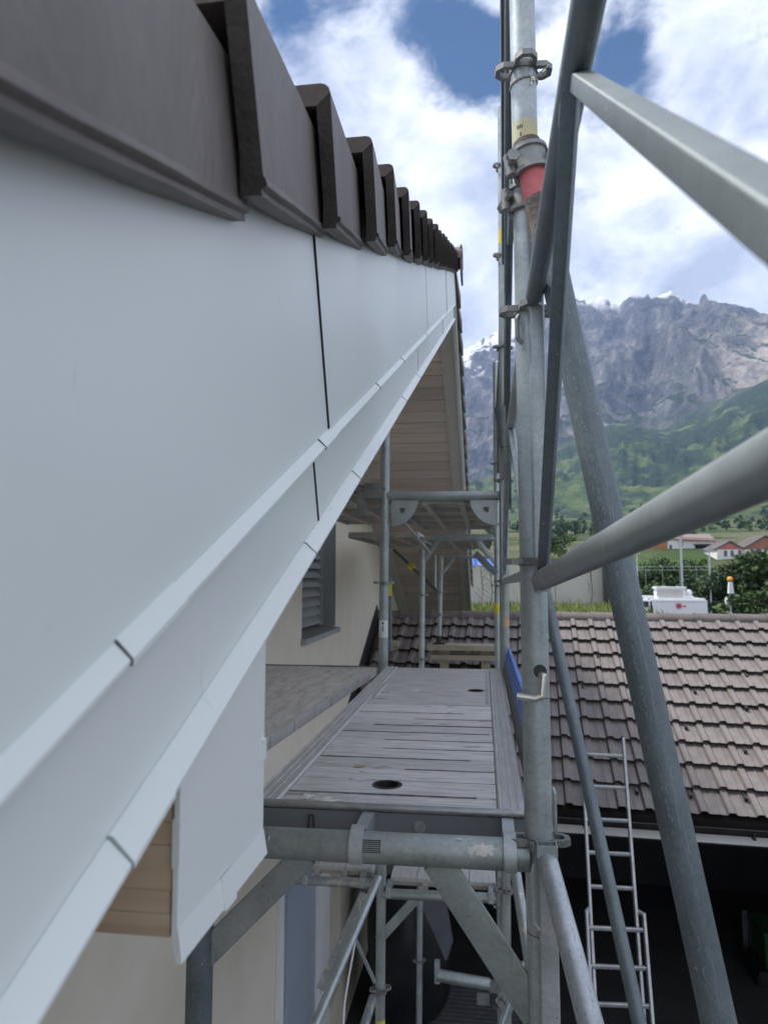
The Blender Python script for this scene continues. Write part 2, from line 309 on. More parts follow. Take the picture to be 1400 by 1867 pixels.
    def build(s, name, mat, parent=None, sharp=35, origin=None, bevel=0.0):
        base = V((0, 0, 0))
        if parent is not None:
            base = V(parent['_o']) if '_o' in parent else V((0, 0, 0))
        elif origin is not None: base = V(origin)
        else:
            xs = [q.x for q in s.v]; ys = [q.y for q in s.v]; zs = [q.z for q in s.v]
            base = V(((min(xs) + max(xs)) / 2, (min(ys) + max(ys)) / 2, min(zs)))
        me = bpy.data.meshes.new(name); me.from_pydata([q - base for q in s.v], [], s.f)
        bm = bmesh.new(); bm.from_mesh(me)
        bmesh.ops.recalc_face_normals(bm, faces=bm.faces)
        if bevel: bmesh.ops.bevel(bm, geom=[e for e in bm.edges if len(e.link_faces) == 2 and e.calc_face_angle(0) > 0.6], offset=bevel, segments=2, affect='EDGES', clamp_overlap=True)
        ca = radians(sharp)
        for e in bm.edges: e.smooth = not (len(e.link_faces) == 2 and e.calc_face_angle(0) > ca)
        for f in bm.faces: f.smooth = True
        bm.to_mesh(me); bm.free()
        me.materials.append(mat)
        o = bpy.data.objects.new(name, me); COL.objects.link(o)
        if parent is not None: o.parent = parent
        else: o.location = base
        o['_o'] = tuple(base)
        return o

def tag(o, label=None, cat=None, group=None, kind=None):
    for k, v in (('label', label), ('category', cat), ('group', group), ('kind', kind)):
        if v: o[k] = v
    return o
def thing(name, label, cat, loc, group=None):
    o = bpy.data.objects.new(name, None); COL.objects.link(o); o.location = V(loc); o['_o'] = tuple(V(loc)); o.empty_display_size = 0.1
    return tag(o, label, cat, group)
def share(src, name, parent, mw):                        # another part using the same mesh, placed by a matrix in the parent's frame
    o = bpy.data.objects.new(name, src); COL.objects.link(o); o.parent = parent; o.matrix_local = mw; o['_o'] = parent['_o']
    return o

GZ = -4.6
# ------------------------------------------------------------------ ground
g = MB(); g.box(-60, 60, -40, 60, GZ - 0.5, GZ); tag(g.build('yard', asphalt), kind='structure')

# ------------------------------------------------------------------ terrain: valley, slopes and rock face
def px_angles(x, y):
    d = ray(x, y); return math.atan2(d.x, d.y), d.z / hypot(d.x, d.y)
RIDGE = [(560, 700), (700, 665), (800, 650), (850, 640), (905, 602), (950, 628), (985, 585), (1045, 545), (1100, 547), (1132, 560), (1147, 540), (1160, 545), (1185, 548), (1222, 532), (1240, 545),
         (1262, 552), (1310, 556), (1345, 556), (1372, 564), (1400, 576), (1500, 600), (1700, 640), (2000, 620)]
GREEN = [(560, 890), (850, 885), (900, 870), (960, 835), (1010, 815), (1050, 800), (1100, 778), (1130, 772), (1170, 782), (1210, 785), (1260, 765), (1300, 745), (1350, 715), (1400, 690), (1500, 660), (2000, 700)]
def table(rows): return sorted(px_angles(*q) for q in rows)
RT, GT = table(RIDGE), table(GREEN)
def interp(T, a):
    if a <= T[0][0]: return T[0][1]
    for (a0, v0), (a1, v1) in zip(T, T[1:]):
        if a <= a1: return v0 + (v1 - v0) * (a - a0) / (a1 - a0)
    return T[-1][1]
def fbm(p, o=5): return noise.fractal(p, 1.0, 2.1, o)
def sm(a, b, x): x = max(0, min(1, (x - a) / (b - a))); return x * x * (3 - 2 * x)
R_GREEN, R_RIDGE = 2500.0, 3900.0
def ridged(p, o):
    v, amp, tot = 0.0, 1.0, 0.0
    for i in range(o):
        v += amp * (1 - abs(noise.noise(p)) * 2.0) ** 2; tot += amp; amp *= 0.5; p = p * 2.07 + V((3.1, 1.7, 5.3))
    return v / tot
def crest(a): return fbm(V((a * 38, 5.0, 1.0)), 6) * 16 + abs(noise.noise(V((a * 95, 2.0, 8.0)))) * 26 + noise.noise(V((a * 210, 4.0, 1.0))) * 9
def terrain_z(r, a):
    X, Y = r * sin(a), r * cos(a)
    eg, er = interp(GT, a), interp(RT, a)
    low = [(55, GZ - 0.05), (90, GZ - 0.05), (140, -4.3), (215, -0.6), (262, 2.6), (286, 7.4), (300, 9.0), (450, 21), (700, 41), (1000, 72), (1500, 130)]
    if r <= 1500:
        for (r0, z0), (r1, z1) in zip(low, low[1:]):
            if r <= r1: z = z0 + (z1 - z0) * max(0, (r - r0)) / (r1 - r0); break
        z += sm(300, 1500, r) * fbm(V((X / 260, Y / 260, 1.0))) * 22
    else:
        zg = eg * R_GREEN; zr = er * R_RIDGE
        z15 = 130 + fbm(V((X / 260, Y / 260, 1.0))) * 22
        if r <= R_GREEN:
            k = (r - 1500) / (R_GREEN - 1500); z = z15 + (zg - z15) * k ** 1.15
            z += sin(pi * k) * (fbm(V((X / 330, Y / 330, 4.0))) * 75 + abs(fbm(V((a * 22, r / 900, 2.0)))) * 60)
        elif r <= R_RIDGE:
            k = (r - R_GREEN) / (R_RIDGE - R_GREEN)
            env = sin(pi * min(1, k)) ** 0.8
            kk = max(0, min(1, k + env * 0.20 * fbm(V((X / 620, Y / 620, 9.0)), 4)))
            z = zg + (zr - zg) * (0.34 * kk + 0.66 * sm(0.0, 1.0, kk))
            wx, wy = X + 120 * fbm(V((X / 400, Y / 400, 21.0)), 3), Y + 120 * fbm(V((X / 400, Y / 400, 31.0)), 3)
            z += env * (ridged(V(((wx + .45 * wy) / 620, (wy - .45 * wx) / 1000, 7.0)), 6) * 330 - 190 + ridged(V(((wx + .6 * wy) / 210, (wy - .6 * wx) / 520, 3.0)), 6) * 90 - 48)
            z += (0.35 + 0.65 * env) * fbm(V((X / 75, Y / 75, z / 160)), 4) * 26
            z += sm(0.8, 1, k) * crest(a)
        else:
            k = r - R_RIDGE; z = zr - k * 0.55 + crest(a)
    return z
def build_terrain():
    NA, A0, A1 = 560, radians(-46), radians(34)
    rs = [55 * (1500 / 55) ** (i / 70) for i in range(71)] + [1500 + 1000 * (i + 1) / 90 for i in range(90)] + [2500 + 1400 * (i + 1) / 210 for i in range(210)] + [4000, 4200, 4500]
    vs, fs = [], []
    for r in rs:
        for j in range(NA + 1):
            a = A0 + (A1 - A0) * j / NA; vs.append((r * sin(a), r * cos(a), terrain_z(r, a)))
    W = NA + 1
    for i in range(len(rs) - 1):
        for j in range(NA): fs.append((i * W + j, (i + 1) * W + j, (i + 1) * W + j + 1, i * W + j + 1))
    me = bpy.data.meshes.new('mountain_terrain'); me.from_pydata(vs, [], fs)
    me.polygons.foreach_set('use_smooth', [True] * len(fs))
    # material: meadow, woods, rock and old snow by height, slope and noise
    m, t, b, L = new_mat('mountain')
    geo = t.nodes.new('ShaderNodeNewGeometry'); sp = t.nodes.new('ShaderNodeSeparateXYZ'); L(geo.outputs['Position'], sp.inputs[0])
    sn = t.nodes.new('ShaderNodeSeparateXYZ'); L(geo.outputs['Normal'], sn.inputs[0])
    def nz(scale, det=8.0, rough=0.62, stretch=None):
        n = nt_new(t, 'ShaderNodeTexNoise', i_Scale=scale, i_Detail=det, i_Roughness=rough)
        mp = t.nodes.new('ShaderNodeMapping'); mp.inputs['Scale'].default_value = stretch or (1, 1, 1); L(geo.outputs['Position'], mp.inputs[0]); L(mp.outputs[0], n.inputs['Vector']); return n.outputs[0]
    def mr(x, a, b_, c=0.0, d=1.0):
        n = nt_new(t, 'ShaderNodeMapRange', interpolation_type='SMOOTHSTEP'); L(x, n.inputs[0])
        for i, q in zip((1, 2, 3, 4), (a, b_, c, d)): n.inputs[i].default_value = q
        return n.outputs[0]
    def mth(op, a, b_):
        n = t.nodes.new('ShaderNodeMath'); n.operation = op
        for i, q in enumerate((a, b_)):
            if hasattr(q, 'links'): L(q, n.inputs[i])
            else: n.inputs[i].default_value = q
        return n.outputs[0]
    def mix(f, a, b_):
        n = nt_new(t, 'ShaderNodeMix', data_type='RGBA'); L(f, n.inputs['Factor'])
        for k, q in (('A', a), ('B', b_)):
            if hasattr(q, 'links'): L(q, n.inputs[k])
            else: n.inputs[k].default_value = (*q, 1)
        return n.outputs['Result']
    meadow = rampnode(t, [(0.35, (0.050, 0.090, 0.030)), (0.5, (0.105, 0.155, 0.052)), (0.66, (0.19, 0.22, 0.095))]); L(nz(0.02), meadow.inputs[0])
    wood = rampnode(t, [(0.3, (0.022, 0.042, 0.026)), (0.7, (0.050, 0.080, 0.044))]); L(nz(0.09, 4.0), wood.inputs[0])
    woodf = mr(mth('ADD', nz(0.0085, 8.0, 0.66), mr(sp.outputs['Z'], 60, 420, -0.02, 0.06)), 0.47, 0.56)
    green = mix(woodf, meadow.outputs[0], wood.outputs[0])
    vine = rampnode(t, [(0.35, (0.16, 0.19, 0.085)), (0.65, (0.24, 0.235, 0.15))]); L(nz(0.02, 6.0, 0.6, (1, 1, 5)), vine.inputs[0])
    vf = mth('MULTIPLY', mr(sp.outputs['Z'], 85, 30), mr(nz(0.009, 5.0), 0.46, 0.54)); green = mix(vf, green, vine.outputs[0])
    rock = rampnode(t, [(0.33, (0.036, 0.038, 0.050)), (0.45, (0.100, 0.100, 0.115)), (0.55, (0.180, 0.174, 0.178)), (0.68, (0.38, 0.355, 0.33))])
    L(nz(0.012, 12.0, 0.74, (1, 1, 0.45)), rock.inputs[0])
    sunlit_mask = mth('MULTIPLY', mth('MULTIPLY', mr(sp.outputs['X'], 720, 1050), mr(sp.outputs['Z'], 1120, 820)), mr(nz(0.0035, 6.0), 0.42, 0.56))
    pale = mix(mth('MULTIPLY', sunlit_mask, mr(nz(0.016, 8.0, 0.7), 0.36, 0.56, 0.35, 1.0)), rock.outputs[0], (0.62, 0.55, 0.47))  # sunlight on the right-hand rock painted in as a paler colour
    h = mth('ADD', sp.outputs['Z'], mth('MULTIPLY', mth('SUBTRACT', nz(0.003, 7.0), 0.5), 650.0))
    dist = mth('SQRT', mth('ADD', mth('MULTIPLY', sp.outputs['X'], sp.outputs['X']), mth('MULTIPLY', sp.outputs['Y'], sp.outputs['Y'])), 0)
    hn = mth('ADD', dist, mth('MULTIPLY', mth('SUBTRACT', nz(0.0035, 8.0, 0.7), 0.5), 1300.0))
    rf = mr(hn, 2500, 2750)
    c = mix(rf, green, pale)
    # dwarf pine on the ledges of the lower rock
    lf = mth('MULTIPLY', mr(sn.outputs['Z'], 0.60, 0.78), mr(hn, 3300, 2900)); c = mix(mth('MULTIPLY', lf, rf), c, (0.035, 0.055, 0.028))
    # snow that is left on the flatter ground near the tops
    sf = mth('MULTIPLY', mr(mth('ADD', sp.outputs['Z'], mr(sp.outputs['X'], 300, 60, 0, 360)), 1290, 1470), mr(mth('ADD', sn.outputs['Z'], mth('MULTIPLY', nz(0.008, 8.0, 0.7), 0.9)), 1.04, 1.14))
    c = mix(sf, c, (0.82, 0.84, 0.88))
    L(c, b.inputs['Base Color']); b.inputs['Roughness'].default_value = 0.95; b.inputs['Specular IOR Level'].default_value = 0.1
    bp = nt_new(t, 'ShaderNodeBump', i_Strength=1.0, i_Distance=30.0); L(nz(0.03, 8.0, 0.7), bp.inputs['Height']); L(bp.outputs[0], b.inputs['Normal'])
    me.materials.append(m)
    o = bpy.data.objects.new('mountain_terrain', me); COL.objects.link(o); tag(o, kind='structure')
build_terrain()
gf = MB(); gf.box(-7000, 7000, -7000, 7000, GZ - 1.5, GZ - 0.55); tag(gf.build('valley_ground', grass_soil), kind='structure')

# ------------------------------------------------------------------ house
PITCH_T = tan(radians(22.8)); CR, SR = cos(radians(22.8)), sin(radians(22.8))
RIDGE_Y = 5.8
def rk(Y, off): return (Y if Y <= RIDGE_Y else 2 * RIDGE_Y - Y) * PITCH_T + off       # height of a line parallel to the verge
Y_N, Y_F = -1.3, 12.9                                                              # near and far eaves
house = thing('house', 'white clad gable of the cream house with dark stepped verge tiles along its edge', 'house', (-1.5, RIDGE_Y, GZ))
WX = -1.45
# wall: gable with two window openings, as one mesh
w = MB()
def wall_piece(pts): w.poly_extrude([(WX, y, z) for y, z in pts], (-0.35, 0, 0))
def topz(y): return rk(y, -0.20)
Y0, Y1 = -0.6, 12.2
WIN = (5.66, 6.98, -0.53, 0.86)
LOW = (6.62, 7.32, -4.05, -1.75)
wall_piece([(Y0, GZ), (WIN[0], GZ), (WIN[0], topz(WIN[0])), (Y0, topz(Y0))])
wall_piece([(WIN[0], WIN[3]), (WIN[1], WIN[3]), (WIN[1], topz(WIN[1])), (RIDGE_Y, topz(RIDGE_Y)), (WIN[0], topz(WIN[0]))])
wall_piece([(WIN[0], GZ), (LOW[0], GZ), (LOW[0], WIN[2]), (WIN[0], WIN[2])])
wall_piece([(LOW[0], LOW[3]), (WIN[1], LOW[3]), (WIN[1], WIN[2]), (LOW[0], WIN[2])])
wall_piece([(LOW[0], GZ), (LOW[1], GZ), (LOW[1], LOW[2]), (LOW[0], LOW[2])])
wall_piece([(WIN[1], LOW[3]), (LOW[1], LOW[3]), (LOW[1], topz(LOW[1])), (WIN[1], topz(WIN[1]))])
wall_piece([(LOW[1], GZ), (Y1, GZ), (Y1, topz(Y1)), (LOW[1], topz(LOW[1]))])
w.build('wall', render_cream, house)
ew = MB(); ew.box(-9, WX - 0.35, Y0, Y0 + 0.3, GZ, topz(Y0) - 0.02); ew.box(-9, WX - 0.35, Y1 - 0.3, Y1, GZ, topz(Y1) - 0.02); ew.build('side_wall', render_cream, house)
# window: frame, slat shutter, reveal lining, sill
wf = MB(); wf.box(WX - 0.30, WX - 0.26, WIN[0], WIN[1], WIN[2], WIN[3]); win = wf.build('window', pane_glass, house)
lining = MB(); lining.box(WX - 0.26, WX + 0.004, WIN[1] - 0.02, WIN[1] - 0.001, WIN[2] + 0.02, WIN[3]); lining.build('reveal', reveal_grey, win); lining = MB(); lining.box(WX - 0.26, WX - 0.004, WIN[0] + 0.001, WIN[0] + 0.02, WIN[2] + 0.02, WIN[3]); lining.build('reveal', reveal_grey, win)
for k in range(15):
    z = WIN[2] + 0.05 + k * 0.088; q = MB()
    q.hexa([(WX - 0.135, WIN[0] + 0.03, z), (WX - 0.13, WIN[0] + 0.03, z - 0.004), (WX - 0.13, WIN[1] - 0.03, z - 0.004), (WX - 0.135, WIN[1] - 0.03, z)],
           [(WX - 0.185, WIN[0] + 0.03, z + 0.074), (WX - 0.18, WIN[0] + 0.03, z + 0.070), (WX - 0.18, WIN[1] - 0.03, z + 0.070), (WX - 0.185, WIN[1] - 0.03, z + 0.074)])
    q.build('slat', shutter_grey, win)
q = MB(); q.box(WX - 0.19, WX - 0.12, WIN[1] - 0.045, WIN[1] - 0.022, WIN[2] + 0.02, WIN[3]); q.build('guide_rail', shutter_grey, win)
q = MB(); q.hexa([(WX - 0.26, WIN[0] - 0.03, WIN[2] - 0.035), (WX + 0.05, WIN[0] - 0.03, WIN[2] - 0.045), (WX + 0.05, WIN[1] + 0.03, WIN[2] - 0.045), (WX - 0.26, WIN[1] + 0.03, WIN[2] - 0.035)],
                 [(WX - 0.26, WIN[0] - 0.03, WIN[2] + 0.018), (WX + 0.05, WIN[0] - 0.03, WIN[2]), (WX + 0.05, WIN[1] + 0.03, WIN[2]), (WX - 0.26, WIN[1] + 0.03, WIN[2] + 0.018)])
q.build('sill', stone_sill, win)
# lower storey: second window, white door casing, jamb, junction box with cables
wf = MB(); wf.box(WX - 0.27, WX - 0.22, LOW[0], LOW[1], LOW[2], LOW[3]); lw = wf.build('window', blue_grey_panel, house)
q = MB(); q.box(WX - 0.22, WX - 0.18, LOW[0] + 0.33, LOW[0] + 0.38, LOW[2], LOW[3]); q.build('mullion', white_paint, lw)
q = MB(); q.box(WX + 0.002, WX + 0.05, 5.15, 6.02, GZ, -1.72); q.build('door_panel', blue_grey_panel, house)
q = MB(); q.box(WX + 0.002, WX + 0.085, 6.03, 6.42, GZ, -1.72); q.build('door_jamb', white_paint, house)
q = MB(); q.box(WX + 0.002, WX + 0.03, 5.03, 5.14, GZ, -1.72); q.build('door_jamb', white_paint, house)
q = MB(); q.box(WX + 0.002, WX + 0.07, 7.55, 7.72, -3.05, -2.75); jb = q.build('junction_box', dark_gutter, house)
q = MB(); q.path([V((WX + 0.05, 7.6, -2.8)), V((WX + 0.14, 7.55, -2.65)), V((WX + 0.20, 7.62, -2.85)), V((WX + 0.13, 7.7, -3.25)), V((WX + 0.05, 7.8, -3.6))], 0.022, 8); q.build('cable', grey_cloth, jb)
q = MB()
for i in range(14):
    a0, a1 = 2 * pi * i / 14, 2 * pi * (i + 1) / 14
    q.tube((WX + 0.09, 6.22 + 0.07 * cos(a0), -3.55 + 0.10 * sin(a0)), (WX + 0.09, 6.22 + 0.07 * cos(a1), -3.55 + 0.10 * sin(a1)), 0.008, n=6)
q.build('door_ring', white_paint, house)

# roof deck (rafters and boards) - one slab a slope, mostly hidden by its cladding
q = MB()
for (ya, yb) in ((Y_N, RIDGE_Y), (Y_F, RIDGE_Y)):
    a = [(-9, ya, rk(ya, -0.19)), (-0.222, ya, rk(ya, -0.19)), (-0.222, yb, rk(yb, -0.19)), (-9, yb, rk(yb, -0.19))]
    b = [(-9, ya, rk(ya, 0.15)), (-0.222, ya, rk(ya, 0.15)), (-0.222, yb, rk(yb, 0.15)), (-9, yb, rk(yb, 0.15))]
    q.hexa(a, b)
roof = q.build('roof', painted_board, house)

# fascia sheets: upper row, lower row, with drip edges and sleeves
def rake_sheet(y0, y1, o0, o1, x0, x1, lean=True):
    """sheet between two rake offsets; ends square to the rake"""
    def pt(y, o, x): return (x, y - (o * PITCH_T if lean else 0) * (1 if y <= RIDGE_Y else -1), 0)
    m = MB()
    def P(y, o, x):
        yy = y - o * SR * CR * (1 if y < RIDGE_Y else -1)
        yy = min(yy, RIDGE_Y) if y <= RIDGE_Y else max(yy, RIDGE_Y)
        return V((x, yy, rk(yy, o)))
    m.hexa([P(y0, o0, x0), P(y0, o0, x1), P(y1, o0, x1), P(y1, o0, x0)], [P(y0, o1, x0), P(y0, o1, x1), P(y1, o1, x1), P(y1, o1, x0)])
    return m
XF = -0.205
UP = [Y_N, 0.86, 2.66, 4.30, RIDGE_Y]
for i in range(4):
    s = 1 if i % 2 else 0
    rake_sheet(UP[i] + (0.004 if i else 0), UP[i + 1], -0.205, 0.14, XF - 0.012, XF + 0.0015 * s).build('fascia_panel', white_sheet, house)
    if i:                                                # black strip painted as the joint's shadow, a folded upstand beside it
        rake_sheet(UP[i] + 0.0015, UP[i] + 0.0030 + .0008 * i, -0.197, 0.13, XF - 0.008, XF + 0.0021).build('joint_shade', shade_black, house)
        rake_sheet(UP[i] + 0.0056, UP[i] + 0.030, -0.197, 0.13, XF + 0.0015 * s, XF + 0.0015 * s + 0.0007).build('joint_fold', white_sheet, house)
LO = [Y_N, 0.805, 2.31, 3.95, RIDGE_Y]
for i in range(4):
    rake_sheet(LO[i] + (0.004 if i else 0), LO[i + 1], -0.329, -0.209, XF - 0.022, XF - 0.010 + 0.001 * (i % 2)).build('fascia_panel', white_sheet, house)
    if i: rake_sheet(LO[i] + 0.0015, LO[i] + 0.0030 + .0008 * i, -0.318, -0.2105, XF - 0.02, XF - 0.0084).build('joint_shade', shade_black, house)  # black strip in place of the shadow at the panel joint
def drip(y0, y1, xi, xo, ot, ob, t=0.0012, grow=0.0):
    """folded drip: a face sloping outward and down, a small hem, a return underneath"""
    g = grow
    prof = [(xi - .001, ot + .001 + g), (xi + 0.001 + g, ot + g), (xo + g, ob + 0.001), (xo + g, ob - 0.0015 - g), (xo - 0.003, ob - 0.0015 - g), (xi - 0.004, ob + 0.003)]
    m = MB(); n = len(prof)
    vs = [V((x, y0, rk(y0, o))) for x, o in prof] + [V((x, y1, rk(y1, o))) for x, o in prof]
    fs = [(i, (i + 1) % n, n + (i + 1) % n, n + i) for i in range(n)] + [tuple(range(n - 1, -1, -1)), tuple(range(n, 2 * n))]
    return m.add(vs, fs)
UD = dict(xi=XF - 0.001, xo=XF + 0.010, ot=-0.199, ob=-0.209); LD = dict(xi=XF - 0.0085, xo=XF + 0.006, ot=-0.319, ob=-0.332)
uj = [Y_N, 0.43, 0.905, 1.36, 1.80, 2.68, 4.2, RIDGE_Y]
for y0, y1 in zip(uj, uj[1:]): drip(y0 + 0.0015, y1 - 0.0015, **UD).build('drip_edge', white_sheet, house)
for y0, y1 in ((0.382, 0.455), (0.875, 0.950), (2.62, 2.72)): drip(y0, y1, **UD, grow=0.0011).build('drip_sleeve', white_sheet, house)
lj = [Y_N, 0.43, 0.845, 1.16, 1.90, 2.35, 3.97, RIDGE_Y]
for y0, y1 in zip(lj, lj[1:]): drip(y0 + 0.0015, y1 - 0.0015, **LD).build('drip_edge', white_sheet, house)
for y0, y1 in ((0.398, 0.452),): drip(y0, y1, **LD, grow=0.0011).build('drip_sleeve', white_sheet, house)
for yj in (0.3805, 0.873, 1.3585, 1.7985, 2.618, 4.198): drip(yj, yj + 0.0003 + 0.0011 * yj, **UD, grow=0.0012).build('joint_shade', joint_grey, house)  # thin grey rings painted as shadow lines at the drip laps
for yj in (0.3965, 0.8435, 1.1585, 1.8985, 2.348): drip(yj, yj + 0.0003 + 0.0008 * yj, **LD, grow=0.0012).build('joint_shade', reveal_grey, house)  # same painted shadow lines on the lower drip
# far slope: fascia, drip, soffit trim
rake_sheet(RIDGE_Y + 0.001, Y_F, -0.205, 0.14, XF - 0.012, XF).build('fascia_panel', white_sheet, house)
rake_sheet(RIDGE_Y + 0.001, Y_F, -0.329, -0.209, XF - 0.022, XF - 0.010).build('fascia_panel', white_sheet, house)
for D in (UD, LD): drip(RIDGE_Y + 0.002, Y_F, **D).build('drip_edge', white_sheet, house)
SOF = -0.300
rake_sheet(RIDGE_Y + 0.001, Y_F - 0.05, SOF - 0.012, SOF + 0.10, -0.345, -0.229, lean=False).build('soffit_trim', painted_board, house)
rake_sheet(RIDGE_Y + 0.001, Y_F - 0.05, SOF - 0.03, SOF + 0.10, WX + 0.001, WX + 0.16, lean=False).build('soffit_trim', painted_board, house)
ns = 40; y = RIDGE_Y + 0.01; step = (Y_F - 0.08 - y) / ns
for i in range(ns):
    ya, yb = y + i * step + 0.013, y + (i + 1) * step
    m = MB(); o0, o1 = SOF + random.uniform(-.002, .002), SOF + 0.02
    m.hexa([(WX + 0.161, ya, rk(ya, o0)), (-0.346, ya, rk(ya, o0)), (-0.346, yb, rk(yb, o0)), (WX + 0.161, yb, rk(yb, o0))],
           [(WX + 0.161, ya, rk(ya, o1)), (-0.346, ya, rk(ya, o1)), (-0.346, yb, rk(yb, o1)), (WX + 0.161, yb, rk(yb, o1))])
    m.build('soffit_board', wood_soffit, house)
m = MB(); m.box(WX + 0.165, -0.35, Y_F - 0.09, Y_F - 0.05, rk(Y_F, -0.3), rk(Y_F, 0)); m.build('eaves_board', painted_board, house)
q = MB()
for (ya, yb) in ((Y_N, RIDGE_Y), (Y_F, RIDGE_Y)):
    q.hexa([(WX + 0.0, ya, rk(ya, SOF + 0.021)), (-0.228, ya, rk(ya, SOF + 0.021)), (-0.228, yb, rk(yb, SOF + 0.021)), (WX, yb, rk(yb, SOF + 0.021))],
           [(WX + 0.0, ya, rk(ya, -0.195)), (-0.228, ya, rk(ya, -0.195)), (-0.228, yb, rk(yb, -0.195)), (WX, yb, rk(yb, -0.195))])
q.build('roof_lining', wood_soffit, house)

# purlin end clad in white sheet
PY0, PY1, PZ, PX = 0.494, 0.690, -0.256, -0.213
lay = 14
for k in range(lay):
    z0 = PZ + 0.003 + k * 0.0155; z1 = z0 + 0.0152
    m = MB(); m.box(WX - 0.02, PX - 0.006 - 0.0006 * (k % 2), PY0 + 0.0012 + 0.0005 * (k % 3), PY1 - 0.002, z0, min(z1, rk(PY0, SOF) + 0.09)); m.build('purlin_board', wood_beam, house)
m = MB(); m.poly_extrude([(PX, PY0 - 0.0005, PZ), (PX, PY1, PZ), (PX, PY1, rk(PY1, -0.331)), (PX, PY0 - 0.0005, rk(PY0, -0.331))], (-0.004, 0, 0)); pc = m.build('purlin_cladding', white_sheet, house)
m = MB(); xo = PX + 0.0042
m.add([(PX + 0.0006, PY0 - 0.0005, PZ + 0.010), (PX + 0.0006, PY1, PZ + 0.010), (xo, PY1 + 0.001, PZ - 0.0130), (xo, PY0 - 0.001, PZ - 0.0130), (PX - 0.004, PY0, PZ + 0.004), (PX - 0.004, PY1, PZ + 0.004), (xo - 0.004, PY1 + 0.001, PZ - 0.0135), (xo - 0.004, PY0 - 0.001, PZ - 0.0135)],
      [(0, 1, 2, 3), (7, 6, 5, 4), (0, 4, 5, 1), (1, 5, 6, 2), (2, 6, 7, 3), (3, 7, 4, 0)])
m.build('drip_edge', white_sheet, pc)
m = MB(); m.add([(PX + 0.0022, 0.575, PZ + 0.012), (PX + 0.0022, 0.60, PZ + 0.012), (xo + 0.002, 0.60, PZ - 0.0145), (xo + 0.002, 0.575, PZ - 0.0145), (PX, 0.575, PZ + 0.008), (PX, 0.60, PZ + 0.008), (xo - 0.002, 0.60, PZ - 0.015), (xo - 0.002, 0.575, PZ - 0.015)],
               [(0, 1, 2, 3), (7, 6, 5, 4), (0, 4, 5, 1), (1, 5, 6, 2), (2, 6, 7, 3), (3, 7, 4, 0)])
m.build('drip_sleeve', white_sheet, pc)
m = MB(); m.box(PX - 0.004, PX + 0.0015, PY0 - 0.0032, PY0 - 0.0006, -0.205, -0.172); m.build('folded_tab', white_sheet, pc)
m = MB(); m.box(PX - 0.004, PX + 0.0018, PY1 - 0.010, PY1 + 0.002, -0.180, -0.160); m.build('folded_tab', white_sheet, pc)

# verge tiles
def verge_profile(dx, do, db):
    """cross-section (X, rake offset): roof leg, rounded shoulder, hanging flap with a thick foot"""
    xo = -0.165 + dx; t = 0.017; top = 0.243 + do; bot = 0.0765 + db
    sh = [(xo - 0.010 + 0.010 * sin(a), top - 0.010 + 0.010 * cos(a)) for a in (0, pi / 6, pi / 3, pi / 2)]
    foot = [(xo, bot + 0.0125), (xo + 0.0025, bot + 0.0105), (xo + 0.0025, bot + 0.0055), (xo - 0.003, bot + 0.0035), (xo - 0.003, bot - 0.002), (xo - t - 0.003, bot - 0.002)]
    return [(-0.50, top)] + sh + foot + [(xo - t, bot + 0.03), (xo - t, top - 0.024), (-0.50, top - 0.024)]
def verge_tile(y0, far=False):
    gl = 0.293; m = MB()
    jx, jo = random.uniform(-.0025, .0025), random.uniform(-.004, .004)
    pa = verge_profile(jx, jo, jo); pb = verge_profile(jx - 0.028, -0.046 + jo, -0.011 + jo)
    ya, yb = y0, y0 + gl * 1.16
    sg = 1
    if far: ya, yb = 2 * RIDGE_Y - ya, 2 * RIDGE_Y - yb
    def P(y, yref, x, o):
        s = -1 if far else 1
        yy = y - s * (o - 0.2) * SR * CR
        b = (2 * RIDGE_Y - y) if far else y
        return V((x, yy, b * PITCH_T + o - (yy - y) * 0 + (s * (yy - y)) * PITCH_T))
    n = len(pa)
    # a few slices along so that the edges can be a little uneven
    K = 7; vs = []
    for k in range(K):
        u = k / (K - 1)
        for i, (qa, qb) in enumerate(zip(pa, pb)):
            x = qa[0] + (qb[0] - qa[0]) * u; o = qa[1] + (qb[1] - qa[1]) * u
            jit = 0.0007 if 5 <= i <= 10 else 0.0003
            vs.append(P(ya + (yb - ya) * u, ya, x + random.uniform(-jit, jit), o + random.uniform(-jit, jit)))
    fs = []
    for k in range(K - 1): fs += [(k * n + i, k * n + (i + 1) % n, (k + 1) * n + (i + 1) % n, (k + 1) * n + i) for i in range(n)]
    fs += [(13, 12, 4, 3, 2, 1, 0), tuple(range(12, 3, -1)), tuple((K - 1) * n + i for i in range(n))]
    m.add(vs, fs)
    o = m.build('verge_tile', tile_brown, house)
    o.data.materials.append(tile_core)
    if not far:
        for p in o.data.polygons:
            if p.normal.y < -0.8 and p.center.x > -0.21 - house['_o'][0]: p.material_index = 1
    return o
for y in (-0.95, -0.68, -0.41, -0.14, 0.165): verge_tile(y)
y = 0.478
while y < RIDGE_Y - 0.15:
    verge_tile(y); y += 0.293
y = -0.8
while y < RIDGE_Y - 0.2:
    verge_tile(y, True); y += 0.293
